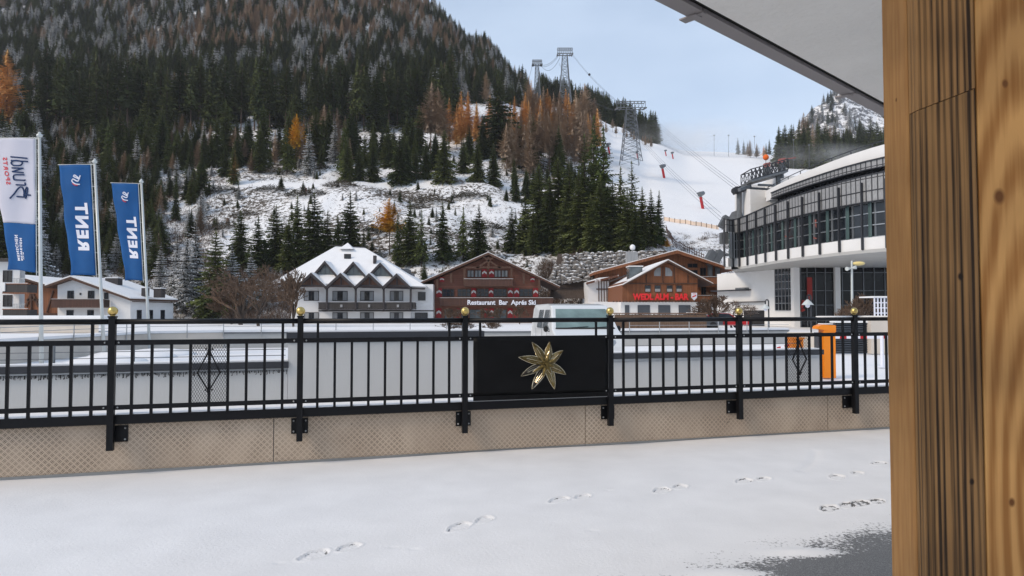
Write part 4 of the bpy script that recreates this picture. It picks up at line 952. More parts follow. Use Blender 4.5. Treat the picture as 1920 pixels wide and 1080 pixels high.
# --- wooden bar house (two gabled volumes)
Y = 100; D2 = thing('lodge', base(1240, Y+6), 'wide orange-brown lodge with long balconies rising behind the bar', 'house')
wallpoly(D2, [(1120,620),(1120,512),(1265,476),(1352,503),(1352,620)], Y, 12, M['orangewood'])
gable(D2, (1265,471), (1111,511.5), (1367,505), Y, 13, .45, 1.6, .14, 'orangewood')
balcony(D2, 1309, 519, 1362, 534, Y-.2, 2.0, 'orangewood', 'timber_beam'); balcony(D2, 1309, 554, 1372, 568, Y-.2, 2.0, 'orangewood', 'timber_beam')
for q in ((1289,494,1308,502),(1291,506,1308,516),(1312,502,1324,517),(1314,538,1324,553),(1276,498,1284,506)): win(D2, *q, Y, 'timber_beam')
wallpoly(D2, [(1305,620),(1305,568.5),(1350,568.5),(1350,620)], Y-2.2, 2, M['render'], 'ground_floor'); win(D2, 1315, 573, 1334, 589, Y-2.2); win(D2, 1308.5, 573, 1312.5, 589, Y-2.2, cols=1)
mb = MB(); mb.fb(1176,472,1196,492,101.5,1.5); build('roof_vent', mb, M['curtain'], D2); mb = MB(); mb.sphere(W(1186,464,102),.42,10,7,(1,1,1.1)); build('snowy_cowl', mb, M['snow'], D2)
wallpoly(D2, [(1103,620),(1103,527),(1122,521),(1143,519),(1143,620)], Y-2, 8, M['render'], 'side_wing')
mb = MB(); P = [W(1099,529.5,97), W(1160,515,97), W(1160,515,106), W(1099,529.5,106)]
mb.add(P+[p_-Vector((0,0,.3)) for p_ in P], [(0,1,2,3),(7,6,5,4),(0,4,5,1),(1,5,6,2),(2,6,7,3),(3,7,4,0)]); build('side_roof', mb, snow_over(mat('side_roof', (.12,.05,.03), .7), .9), D2)
mb = MB()
for k in range(5): mb.fb(1122+k*5, 524, 1123.5+k*5, 565, Y-2.1, .08)
mb.fb(1118, 541, 1146, 543, Y-2.15, .06); build('timber_frame', mb, M['timber_beam'], D2)
mb = MB(); mb.fb(1118,524,1146,527,Y-2.2,.1); build('frame_rail', mb, M['timber_beam'], D2)
Y = 85; D1 = thing('bar', base(1235, Y+6), 'wooden gabled bar with red lit letters and white ground floor', 'bar')
wallpoly(D1, [(1167,566),(1167,531),(1250,493),(1308,520),(1308,566)], Y, 19, M['orangewood'], 'upper_wall')
mb = MB(); mb.fb(1167, 530.5, 1308, 532.5, Y-.12, .1); 
for px in (1212, 1243, 1264, 1290): mb.fb(px-.8, 500 if 1230 < px < 1270 else 515, px+.8, 530, Y-.1, .08)
build('beams', mb, M['timber_beam'], D1)
wallpoly(D1, [(1165,620),(1165,566.2),(1308,566.2),(1308,620)], Y-.15, 19, M['render'], 'ground_floor')
wallpoly(D1, [(1115,620),(1115,566.2),(1164.8,566.2),(1164.8,620)], Y+2, 15, M['render'], 'annex_wall')
gable(D1, (1250,488.8), (1167,534), (1334,533), Y, 19, .22, .9, .16, 'timber_beam')
mb = MB(); mb.fp([(1226.5,517.5),(1226.5,509),(1232,502.5),(1238.8,501),(1238.8,517.5)], Y-.05, .05); build('gable_window', mb, M['curtain'], D1); mb = MB(); mb.fp([(1247.6,517.5),(1247.6,501),(1255,503),(1260.5,509.5),(1260.5,517.5)], Y-.05, .05); o = build('gable_window', mb, M['curtain'], D1)
mb = MB(); mb.fb(1209,531.5,1279,549.5,Y-.02,.01)
for a, b in ((1208.7,1220.4),(1226.9,1239),(1249.4,1261),(1267.2,1279)):
    o = win(D1, a, 534.5, b, 548, Y, 'timber_beam', 'glass', 1); g = MB(); g.fb(a+1.1, 541.5, b-1.1, 546.8, Y-.05, .02); build('blind', g, M['curtain'], o)
for a, b in ((1171.7,1180),(1195.7,1218.7),(1234.3,1256.8),(1272.6,1294.8)):
    mb = MB(); mb.fb(a, 572, b, 589.5, Y-.22, .06); build('roller_shutter', mb, M['shut_grey'], D1)
mb = MB()
for k in range(26): px = 1150+k*6.1; mb.box(W(px,565,Y-.3).x-.06, Y-.75, W(px,566.5,Y-.3).z, W(px,565,Y-.3).x+.06, Y-.16, W(px,564,Y-.3).z)
build('joist_ends', mb, M['timber_beam'], D1)
sign(D1, 'WEDL ALM - BAR', 1186.5, 1291, 550.3, 562.6, Y-.25, M['signred'], .045)
mb = MB(); mb.fp([(1296.5,549),(1307,549),(1307,558),(1301.7,563.5),(1296.5,558)], Y-.22, .1); o = build('shield', mb, M['ink_white'], D1)
mb = MB(); mb.fp([(1298,555.5),(1305.5,552.5),(1305.5,555),(1298,558)], Y-.235, .012); mb.fp([(1299,550.5),(1304.5,550.5),(1304.5,551.5),(1299,551.5)], Y-.235, .012); build('shield_mark', mb, M['ink_red'], o)
mb = MB(); a = W(1180,516,88); mb.box(a.x, 88, a.z-1, a.x+1.7, 90, W(1180,500,88).z); mb.box(a.x+.2, 87.98, a.z-.4, a.x+.5, 87.99, a.z+.6); o = build('roof_box', mb, M['glass2'], D1)
mb = MB(); mb.box(a.x-.1, 87.9, W(1180,500,88).z+.003, a.x+1.8, 90.1, W(1180,500,88).z+.12); build('snow', mb, M['snow'], o)
mb = MB()
for k in range(4): s0 = W(1142+k*9, 529-k*3.6, 90+k); mb.bar(s0, s0+Vector((1.2,-2.2,.9*0+.55)), .12)
build('snow_guard', mb, M['darkframe'], D1)
# rush fence before the bar
t = thing('reed_fence', base(1240, 60), 'brown reed and plank fence in front of the wooden bar terrace', 'fence')
mb = MB(); rr = random.Random(2)
for k in range(150):
    px = 1152+k*1.15; h = 1.25+.08*rr.random(); mb.box(base(px,60).x, 60+rr.uniform(-.02,.02), 0, base(px+1.05,60).x, 60.06, h)
build('planks', mb, mat('reed', (.17,.11,.075), .9, var=.4, scale=4, stretch=(3,1,.5)), t)
mb = MB(); mb.box(base(1150,60).x, 59.9, 1.34, base(1326,60).x, 60.2, 1.44); build('cap_board', mb, snow_over(mat('fence_cap', (.16,.10,.07), .9), .5), t)

# ------------------------------------------------------------------ gondola terminal
PL = [(1361.7,70.2),(1375,71.2),(1389.6,70.2),(1405,68.2),(1421.5,66),(1439,63.8),(1459,61.6),(1482,59.5),(1509.4,57.3),(1541.5,55.1),(1578.5,52.9),(1621.5,50.9),(1666,49.3),(1712,48.2),(1770,47.4)]
TP = [base(a, b) for a, b in PL]; n = len(TP)
T = thing('gondola_terminal', base(1560, 62), 'large curved grey and white glass lift terminal with slanted dark fins', 'building')
def nrm(i):
    d = (TP[min(i+1,n-1)]-TP[max(i-1,0)]).normalized(); return Vector((d.y, -d.x, 0)) if True else d
NR = [(-nrm(i) if nrm(i).dot(Vector((-1,-.6,0))) < 0 else nrm(i)) for i in range(n)]      # outward (towards the street)
def band(mb, z0, z1, o0, o1, i0=0, i1=n-1, zf=None):
    for i in range(i0, i1):
        a, b = TP[i], TP[i+1]; na, nb = NR[i], NR[i+1]
        za0, zb0, za1, zb1 = (z0, z0, z1, z1) if zf is None else (zf(i)[0], zf(i+1)[0], zf(i)[1], zf(i+1)[1])
        q = lambda p_, n_, o, z: p_+n_*o+Vector((0,0,z))
        vs = [q(a,na,o1,za0), q(b,nb,o1,zb0), q(b,nb,o1,zb1), q(a,na,o1,za1), q(a,na,o0,za0), q(b,nb,o0,zb0), q(b,nb,o0,zb1), q(a,na,o0,za1)]
        mb.add(vs, [(0,1,2,3),(7,6,5,4),(0,4,5,1),(1,5,6,2),(2,6,7,3),(3,7,4,0)])
    return mb
def zt(z_l, z_r): return lambda i: z_l+(z_r-z_l)*i/12
ZS, ZP, ZG = 6.15, 7.05, 9.75
mb = MB(); band(mb, ZS, ZP, -.25, 0); sill = build('parapet_band', mb, M['render'], T)
mb = MB(); band(mb, 5.9, ZS-.005, -.6, .12); build('floor_edge', mb, M['render2'], T)
mb = MB(); band(mb, ZP+.003, ZG, -.5, -.42); build('curtain_wall', mb, M['glass'], T)
mb = MB()
for z in (ZP+.06, 8.0, 8.9, ZG-.06): band(mb, z-.035, z+.035, -.41, -.33)
for i in range(n-1):
    for f in (.18, .36, .68):
        if i > 4 and f == .68: continue
        p_ = TP[i].lerp(TP[i+1], f)+NR[i]*-.38; mb.box(p_.x-.05, p_.y-.05, ZP, p_.x+.05, p_.y+.05, ZG)
build('glazing_bars', mb, M['steel'], T)
GG = mat('green_glass', (.07,.11,.11), .15, var=.3, scale=1, spec=.6)
for i in range(n-1):
    mb = MB(); p_ = TP[i].lerp(TP[i+1], .1)+NR[i]*-.30; q_ = TP[i].lerp(TP[i+1], .24)+NR[i]*-.30
    d = (q_-p_); mb.obox((p_+q_)/2+Vector((0,0,(ZP+ZG)/2)), d/2, NR[i]*.03, Vector((0,0,(ZG-ZP)/2))); build('tinted_side_light', mb, GG, T)
# fins in front of the glass
for i in range(n):
    mb = MB(); p_ = TP[i]+NR[i]*.16; d = (TP[min(i+1,n-1)]-TP[max(i-1,0)]).normalized()
    mb.obox(p_+Vector((0,0,(ZS+11.4)/2-.1)), d*.05, NR[i]*.09, Vector((0,0,(11.2-ZS)/2))); build('fin', mb, M['charcoal'], T)
def mesh_mat():
    m = mat('perforated_metal_screen', (.33,.335,.34), .55, .3, var=.35, scale=4, stretch=(5,5,1)); N, L = nodes(m); p = N['Principled BSDF']; src = p.inputs['Base Color'].links[0].from_socket
    t = N.new('ShaderNodeTexCoord'); s = N.new('ShaderNodeSeparateXYZ'); L.new(t.outputs['Object'], s.inputs[0])
    a = math_n(N, L, 'SUBTRACT', s.outputs[1], math_n(N, L, 'MULTIPLY', s.outputs[0], .35)); a = math_n(N, L, 'MULTIPLY', a, 2.1); a = math_n(N, L, 'FRACT', a); a = math_n(N, L, 'LESS_THAN', a, .22)
    b = math_n(N, L, 'FRACT', math_n(N, L, 'MULTIPLY', s.outputs[2], 1.05)); b = math_n(N, L, 'LESS_THAN', b, .08); a = math_n(N, L, 'MAXIMUM', a, b)
    x = N.new('ShaderNodeMixRGB'); x.inputs[2].default_value = (.05,.05,.055,1); L.new(a, x.inputs[0]); L.new(src, x.inputs[1]); L.new(x.outputs[0], p.inputs['Base Color']); return m
M['screen'] = mesh_mat()
zb = lambda i: (ZG+.0, zt(11.0, 11.7)(i))
mb = MB(); band(mb, 0, 0, -.1, .03, zf=lambda i: (ZG, zt(11.0, 11.7)(i))); build('metal_screen', mb, M['screen'], T)
mb = MB(); band(mb, 0, 0, -.2, .10, zf=lambda i: (ZG-.08, ZG-.005)); band(mb, 0, 0, -.2, .10, zf=lambda i: (zt(11.0,11.7)(i)+.003, zt(11.0,11.7)(i)+.10)); band(mb, 0, 0, .031, .07, zf=lambda i: (10.5, 10.56)); build('screen_rail', mb, M['charcoal'], T)
# recessed upper storey
mb = MB(); band(mb, 0, 0, -1.3, -1.2, 5, n-1, zf=lambda i: (zt(10.9,11.6)(i), zt(12.15,12.35)(i))); build('upper_glazing', mb, M['glass'], T)
mb = MB()
for i in range(5, n-1):
    for f in (0, .33, .66): p_ = TP[i].lerp(TP[i+1], f)+NR[i]*-1.15; mb.box(p_.x-.06, p_.y-.06, 11.1, p_.x+.06, p_.y+.06, 12.2)
build('upper_mullions', mb, M['charcoal'], T)
mb = MB(); band(mb, 0, 0, -.6, -.5, 5, n-1, zf=lambda i: (zt(12.2,12.3)(i), zt(12.45,12.85)(i))); build('upper_screen', mb, M['screen'], T)
mb = MB(); band(mb, 0, 0, -1.8, -.42, 5, n-1, zf=lambda i: (zt(12.02,12.22)(i), zt(12.15,12.29)(i))); band(mb, 0, 0, -.7, -.42, 5, n-1, zf=lambda i: (zt(12.46,12.86)(i), zt(12.56,12.96)(i))); build('canopy_edge', mb, M['charcoal'], T)
mb = MB(); band(mb, 0, 0, -2.2, -.9, 4, n-1, zf=lambda i: (zt(12.2,12.3)(i), zt(12.9,14.0)(i))); build('roof_fascia', mb, M['render'], T)
# slabs: floor plate / soffit, roof, back walls
back = [base(1770, 95), base(1420, 95), base(1380, 80)]
def slab(name, pts, z0, z1, m): mb = MB(); mb.poly([p_+Vector((0,0,z0)) for p_ in pts], (0,0,z1-z0)); return build(name, mb, m, T)
inner = [TP[i]+NR[i]*-.62 for i in range(n)]; slab('soffit', inner+back, 5.92, 6.1, M['render2'])
slab('interior_core', [TP[i]+NR[i]*-6 for i in range(4, n)]+[base(1770, 93), base(1470, 93)], 6.3, 12.1, mat('dark_interior', (.02,.02,.022), .9, var=.3, scale=.4))
roofp = [TP[i]+NR[i]*-2.2 for i in range(4, n)]
mb = MB(); k = len(roofp); top = [p_+Vector((0,0,zt(12.9,14.0)(i+4))) for i, p_ in enumerate(roofp)]+[base(1770,90)+Vector((0,0,14.1)), base(1470,90)+Vector((0,0,13.2))]
mb.add(top+[p_-Vector((0,0,.6)) for p_ in top], [tuple(range(k+2)), tuple(range(2*(k+2)-1, k+1, -1))]+[(j, j+k+2, (j+1)%(k+2)+k+2, (j+1)%(k+2)) for j in range(k+2)]); build('roof', mb, M['render2'], T)
mb = MB(); pr = [TP[i]+NR[i]*-1.1+Vector((0,0,zt(13.0,14.1)(i)+.25)) for i in range(4, n)]; mb.tube(pr, .035, 6)
for p_ in pr: mb.tube([p_, p_-Vector((0,0,.3))], .04, 5)
build('roof_rail', mb, M['charcoal'], T)
mb = MB(); mb.fb(1407, 346, 1470, 402, 72, 5); mb.fb(1455, 330, 1500, 362, 69, 5); build('stair_core', mb, M['render'], T)
# objects glimpsed behind the glass: red cabin frames
mb = MB()
for px, py, Yd in ((1571,430,56),(1596,432,55.5),(1532,432,58),(1478,430,62)):
    c = W(px, py, Yd-1.6)
    mb.bar(c+Vector((-.1,0,.9)), c+Vector((0,0,-.2)), .09); mb.bar(c+Vector((0,0,-.2)), c+Vector((.6,0,-.55)), .09); mb.bar(c+Vector((.6,0,-.55)), c+Vector((.5,0,-.9)), .09); mb.bar(c+Vector((-.3,0,-.6)), c+Vector((.5,0,-.9)), .09)
build('lift_brackets', mb, mat('salmon_steel', (.5,.16,.13), .5), T)
# ground floor
PBL, PBR = base(1345, 80), base(1497, 68.3)
g0 = thing_base = T
mb = MB(); d = (PBR-PBL); nn = Vector((d.y, -d.x, 0)).normalized(); nn = nn if nn.dot(Vector((0,-1,0))) > 0 else -nn
mb.poly([PBL, PBR, PBR-nn*3, PBL-nn*3], (0,0,5.91)); build('ground_wall', mb, M['render'], T)
def onwall(px0, py0, px1, py1, m, name, parent=T, off=.04, th=.06, grid=None):
    def hitw(px):                              # intersection of the view column with the wall line in plan
        k = (px-960)/F; t_ = (PBL.x-k*PBL.y)/(k*d.y-d.x); return PBL+d*t_
    A_, B_2 = hitw(px0), hitw(px1); za0, za1 = W(px0, py0, A_.y).z, W(px0, py1, A_.y).z
    mb = MB(); D = (B_2-A_); c = (A_+B_2)/2+nn*(off)+Vector((0,0,(za0+za1)/2)); mb.obox(c, D/2, nn*th/2, Vector((0,0,(za0-za1)/2))); o = build(name, mb, m, parent)
    if grid:
        mb = MB(); nx_, nz_ = grid
        for i in range(nx_+1): q = A_+D*i/nx_+nn*(off+th*.5+.02); mb.box(q.x-.03, q.y-.03, za1, q.x+.03, q.y+.03, za0)
        for j in range(nz_+1):
            z = za1+(za0-za1)*j/nz_; mb.bar(A_+nn*(off+th*.5+.02)+Vector((0,0,z)), B_2+nn*(off+th*.5+.02)+Vector((0,0,z)), .05)
        build('frame', mb, M['steel'], o)
    return o
onwall(1454.5, 502.5, 1487, 582, M['glass'], 'stair_window', grid=(5,6))
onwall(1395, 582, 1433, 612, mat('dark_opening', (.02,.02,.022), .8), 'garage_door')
onwall(1372, 566, 1434, 567.6, M['darkframe'], 'ledge', off=.2, th=.4)
onwall(1345, 545, 1409, 547, M['charcoal'], 'ledge', off=.5, th=.9)
onwall(1391, 540, 1409, 546, M['galv'], 'air_unit', off=.6, th=.6)
for a_, b__ in ((1489,1500),(1567,1576.5),(1690,1700)): mb = MB(); mb.fb(a_, 499, b__, 625, 67.6, .8); build('column', mb, M['render'], T)
mb = MB(); mb.fb(1500.5, 500, 1566.5, 620, 68, .08); mb.fb(1577, 500, 1760, 620, 68, .08); hg = build('hall_glazing', mb, M['hallglass'], T)
mb = MB()
for px in (1502,1514,1530,1548,1565,1580,1600,1620,1640,1660): mb.fb(px-.7, 500, px+.7, 620, 67.9, .08)
for py in (511, 545, 572): mb.fb(1501, py-.5, 1566, py+.5, 67.93, .05); mb.fb(1577, py-.5, 1700, py+.5, 67.93, .05)
build('frame', mb, M['galv'], hg)
mb = MB(); mb.fb(1513.5, 520, 1523, 562, 67.8, .08); mb.bar(W(1506,563,67.8), W(1502,578,67.8), .25); mb.bar(W(1502,583,67.8), W(1508,580,67.8), .22); build('red_banner', mb, mat('dark_red', (.28,.03,.025), .6), T)
mb = MB(); mb.fb(1464,494,1476,498.5,67,.5); build('soffit_lamp', mb, M['render'], T)
# lattice service platform on the roof with marker ball and two machines
PF = thing('service_platform', W(1450, 340, 66), 'lattice maintenance platform cantilevered off the terminal roof', 'platform')
mb = MB(); q0, q1 = W(1409, 341, 66), W(1478, 322, 66); dv = Vector((0, 3, 0))
mb.poly([q0, q1, q1+dv, q0+dv], (0,0,.25)); mb.bar(q0+Vector((1,1,-.1)), q1+Vector((-.5,1,-1.2)), .2); mb.bar(q0+dv, q1+dv+Vector((-.5,0,-1.2)), .2); mb.bar(q0+Vector((.4,1.5,-.1)), W(1386,356,66), .28)
mb.bar(q1+Vector((-.4,1.5,0)), q1+Vector((-.4,1.5,-3.2)), .35)
build('deck', mb, M['galv'], PF)
mb = MB()
for dy in (0, 3):
    o_ = Vector((0,dy,.25)); k = 9
    mb.bar(q0+o_+Vector((0,0,1)), q1+o_+Vector((0,0,1)), .09); mb.bar(q0+o_, q1+o_, .08)
    for i in range(k+1): a = q0.lerp(q1, i/k)+o_; mb.bar(a, a+Vector((0,0,1)), .07)
    for i in range(k): a = q0.lerp(q1, i/k)+o_; b = q0.lerp(q1, (i+1)/k)+o_; mb.bar(a, b+Vector((0,0,1)), .05); mb.bar(a+Vector((0,0,1)), b, .05)
mb.bar(q0+Vector((0,0,1.25)), q0+dv+Vector((0,0,1.25)), .08)
build('lattice_railing', mb, M['charcoal'], PF)
t = thing('marker_ball', W(1436, 296, 67), 'orange marker ball on a thin rod above the roof platform', 'marker ball')
mb = MB(); mb.sphere(W(1436, 295, 67.2), .29, 16, 12); build('ball', mb, mat('orange_ball', (.75,.14,.02), .6), t, smooth=True)
mb = MB(); mb.bar(W(1436,300,67.2), W(1436,322,67.2), .04); build('rod', mb, M['galv'], t)
for px, lab, fl2 in ((1438, 'small red and grey winch on the platform below the orange ball', 0), (1466, 'taller red-topped winch on the platform beside the roof edge', 1)):
    c = W(px, 334, 67.4); t = thing('winch', c, lab, 'winch', 'machines on the roof platform'); h = 1.3+.45*fl2
    mb = MB(); mb.tube([c, c+Vector((0,0,h))], .22, 8, .16); mb.obox(c+Vector((0,0,h*.5)), (.3,0,0), (0,.3,0), (0,0,.28)); build('body', mb, M['galv'], t)
    mb = MB(); mb.obox(c+Vector((0,0,h)), (.28,0,.05), (0,.22,0), (0,0,.2)); mb.bar(c+Vector((0,0,h+.1)), c+Vector((1.4,0,h+.3)), .08); build('head', mb, mat('faded_red_steel', (.35,.13,.12), .6), t)
# anchor mast with pulley at the far end of the terminal
t = thing('cable_mast', W(1386, 392, 74), 'grey mast with a pulley block where the cables meet the terminal', 'mast')
c0 = W(1386, 440, 74); mb = MB(); mb.tube([c0, W(1386, 352, 74)], .28, 10); build('mast', mb, M['galv'], t)
mb = MB(); c = W(1388, 355, 73.6); mb.obox(c, (.75,0,.25), (0,.4,0), (-.1,0,.32)); mb.tube([c+Vector((-.5,-.5,-.1)), c+Vector((-.5,.5,-.1))], .35, 12); mb.tube([c+Vector((.3,-.5,.1)), c+Vector((.3,.5,.1))], .35, 12); build('pulley', mb, M['charcoal'], t)
mb = MB(); mb.add([W(1352,432,74), W(1412,404,74), W(1412,404,80), W(1352,432,80), W(1372,398,75), W(1398,388,75), W(1398,388,79), W(1372,398,79)], [(3,2,1,0),(4,5,6,7),(0,1,5,4),(1,2,6,5),(2,3,7,6),(3,0,4,7)]); build('hood', mb, M['galv'], t)
mb = MB(); mb.obox(W(1357,416,72), (.25,0,-.15), (0,.5,0), (.3,0,.55)); mb.obox(W(1358,447,72), (.4,0,0), (0,.4,0), (0,0,.6)); build('end_sheave', mb, M['galv'], t)
mb = MB()
for px in (1330, 1344): c = W(px, 484, 100); mb.obox(c, (.55,0,.95), (0,1,0), (-.35,0,.3)); mb.box(c.x-.3, 99.5, c.z-3, c.x+.3, 100.5, c.z)
mb.obox(W(1352,478,100), (1.1,0,0), (0,.5,0), (0,0,.18))
tag(build('snow_deflector', mb, M['galv'], org=W(1337, 500, 100)), 'two tilted grey steel plates on the slope beside the terminal', 'steel frame')

# ------------------------------------------------------------------ cableway towers and cables
def tower(px, ytop, Y, hpx, topw, botw, armw, label, face=0):
    top = W(px, ytop, Y); s = Y/F; hh = hpx*s; z0 = top.z-hh; b = Vector((top.x, Y, z0))
    t = thing('cableway_tower', b, label, 'cableway tower', 'steel towers of the cableway')
    mb = MB(); nb = 9; th = .15*Y/230
    def lv(f): w_ = (botw+(topw-botw)*f**.8)*s/2; z = z0+hh*f*.9; return [Vector((b.x-w_,Y-w_,z)), Vector((b.x+w_,Y-w_,z)), Vector((b.x+w_,Y+w_,z)), Vector((b.x-w_,Y+w_,z))]
    prev = lv(0)
    for i in range(1, nb+1):
        cur = lv(i/nb)
        for k in range(4):
            mb.bar(prev[k], cur[k], th*1.35); mb.bar(cur[k], cur[(k+1)%4], th*.7)
            if i % 1 == 0: mb.bar(prev[k], cur[(k+1)%4], th*.65); mb.bar(prev[(k+1)%4], cur[k], th*.65)
        prev = cur
    build('lattice_shaft', mb, M['galv'], t)
    mb = MB(); a = armw*s/2; z1, z2 = z0+hh*.9, z0+hh
    for zz in (z1, z2):
        for dy in (-1.2, 1.2): mb.bar(Vector((b.x-a,Y+dy,zz)), Vector((b.x+a,Y+dy,zz)), th*1.5)
    k = 8
    for i in range(k+1):
        x = b.x-a+2*a*i/k; mb.bar(Vector((x,Y-1.2,z1)), Vector((x,Y-1.2,z2)), th); mb.bar(Vector((x,Y-1.2,z2)), Vector((x,Y+1.2,z2)), th)
        if i < k: mb.bar(Vector((x,Y-1.2,z1)), Vector((x+2*a/k,Y-1.2,z2)), th*.7)
    for sx in (-1, 1): mb.bar(Vector((b.x+sx*a*.98,Y-3.4,z1-.7)), Vector((b.x+sx*a*.98,Y+3.2,z1+.5)), th*2.8); mb.bar(Vector((b.x+sx*a*.7,Y-3,z1-.5)), Vector((b.x+sx*a*.7,Y+3,z1+.4)), th*2)
    build('saddle_head', mb, M['galv'], t); return t
tower(1182, 192, 235, 116, 16, 38, 54, 'nearest cableway tower, standing on the piste edge with a wide head')
tower(1059, 92, 320, 105, 9, 24, 28, 'tallest-set cableway tower above the larches, middle of the three')
tower(1007, 114, 380, 78, 6, 14, 18, 'smallest and farthest cableway tower, left of the other two')
def cable(a, b, sag, r, label, nseg=18, lump=None):
    A_, B_3 = W(*a), W(*b); mb = MB(); P = []
    for i in range(nseg+1):
        f = i/nseg; p_ = A_.lerp(B_3, f); p_.z -= sag*4*f*(1-f); P.append(p_)
    mb.tube(P, r, 4)
    if lump is not None: mb.sphere(P[int(lump*nseg)], .55, 8, 6)
    tag(build('cable', mb, M['charcoal'], org=A_), label, 'cable', 'cables of the cableway')
for k in range(2):
    cable((1074,102+k*2.5,320), (1158,190+k*2,235), 1.2, .05, 'upper haul cable between the middle and the nearest tower', lump=.45 if k == 0 else None)
    cable((1048,118+k*2,320), (1150,205+k*2,235), 4, .045, 'lower haul cable left of the nearest tower', lump=.5 if k == 0 else None)
for k in range(2):
    cable((1016,122+k*3,380), (1046,104+k*3,320), 1.5, .08, 'upper cable between the two farther towers')
    cable((1014,122,380), (1050,108,320), 4.5, .08, 'slack cable between the two farther towers')
cable((999,118,380), (985,170,440), 1, .07, 'thin cable dropping behind the ridge left of the farthest tower')
for k in range(3): cable((1209-k,203+k*3.0,235), (1388+k*4,350+k*9,74), .8, .022, 'cable running down from the nearest tower to the pulley mast')
for k in range(3): cable((1166,210+k*3,236), (1352+k*3,400+k*10,72), 1.6, .022, 'cable running down from the nearest tower to the glass end of the terminal')

# ------------------------------------------------------------------ snow guns, lamps on the slope, fences
def gun(px, pyb, hpx, label, dist=None):
    Y = dist or hit(px, pyb); b = W(px, pyb, Y); b.z = TZ(px, Y)-.1 if Y < 500 else b.z; s = Y/F; h = hpx*s
    t = thing('snow_gun', b, label, 'snow gun', 'snow guns on the piste'); lean = Vector((-.12*h, 0, 0))
    mb = MB(); mb.tube([b, b+Vector((0,0,h*.66))+lean], .085*h, 8); build('padded_base', mb, M['red'], t)
    mb = MB(); c = b+Vector((.02*h,0,h*.82))+lean; mb.tube([c+Vector((-.10*h,-.1*h,-.03*h)), c+Vector((.16*h,.1*h,.09*h))], .15*h, 12, .11*h); mb.bar(b+Vector((0,0,h*.6))+lean, c, .09*h); mb.sphere(c+Vector((-.2*h,0,.05*h)), .05*h, 6, 5); build('fan', mb, M['galv'], t)
gun(1245.5, 334, 27, 'red padded snow gun higher up the middle of the piste'); gun(1318, 392, 34, 'largest red padded snow gun, nearest on the lower piste')
gun(1143, 290, 22, 'red snow gun at the piste edge left of the nearest tower'); gun(1196, 296, 14, 'small grey snow gun right beside the nearest tower'); gun(1249, 276, 12, 'distant dark snow gun on the upper piste, left of a pair', 330); gun(1262, 279, 14, 'distant dark snow gun on the upper piste, right of a pair', 330)
def slope_lamp(px, pyt, pyb, label, Y=None):
    Y = Y or hit(px, pyb+6); b = W(px, pyb, Y); s = Y/F; t = thing('floodlight_mast', b, label, 'floodlight', 'masts along the top of the piste'); top = W(px, pyt, Y)
    mb = MB(); mb.tube([b-Vector((0,0,1)), top], .35*s, 6); build('mast', mb, M['galv'], t); mb = MB(); mb.obox(top, (1.4*s,0,0), (0,1*s,0), (0,0,.9*s)); build('lamp_head', mb, M['galv'], t)
slope_lamp(1339, 254, 290, 'thin floodlight mast on the misty crest, leftmost', 400); slope_lamp(1366, 254, 292, 'thin floodlight mast on the misty crest, second from the left', 400); slope_lamp(1414.5, 256, 275, 'short floodlight mast above the dark trees at the crest', 420)
slope_lamp(1488, 262, 312, 'pale floodlight mast before the dark trees, left one', 300); slope_lamp(1517, 272, 310, 'pale floodlight mast before the dark trees, right one', 300)
def stake_fence(pts, hgt, label, name, m, net=None, n=12):
    P = []
    for px, py in pts: Y = hit(px, py); P.append((px, Y))
    t = thing(name, Vector(((P[0][0]-960)/F*P[0][1], P[0][1], TZ(*P[0]))), label, 'fence'); mb = MB(); Q = []
    for (a, ya), (b, yb) in zip(P[:-1], P[1:]):
        for i in range(n): f = i/n; px = a+(b-a)*f; Y = ya+(yb-ya)*f; Q.append(Vector(((px-960)/F*Y, Y, TZ(px, Y))))
    for i, q in enumerate(Q):
        if i % (3 if net else 1) == 0: mb.tube([q-Vector((0,0,.3)), q+Vector((0,0,hgt+.15))], .07, 5)
    if not net:
        for a, b in zip(Q[:-1], Q[1:]): mb.bar(a+Vector((0,0,hgt*.9)), b+Vector((0,0,hgt*.9)), .1); mb.bar(a+Vector((0,0,hgt*.5)), b+Vector((0,0,hgt*.5)), .1)
    build('stakes', mb, m, t)
    if net:
        mb = MB(); vs = []
        for q in Q: vs += [q+Vector((0,0,.05)), q+Vector((0,0,hgt))]
        mb.add(vs, [(2*i, 2*i+2, 2*i+3, 2*i+1) for i in range(len(Q)-1)]); build('net', mb, net, t)
stake_fence([(1246,414),(1300,424),(1352,432)], .9, 'pale orange safety net fence across the foot of the piste', 'safety_net', M['timber_beam'], mat('faded_orange_net', (.72,.58,.47), .9, var=.15, scale=2), 16)
stake_fence([(1250,430),(1262,452),(1285,472),(1325,492)], 1.3, 'dark wooden stake fence running down beside the spruces to the lodge', 'stake_fence', M['timber_beam'], None, 9)

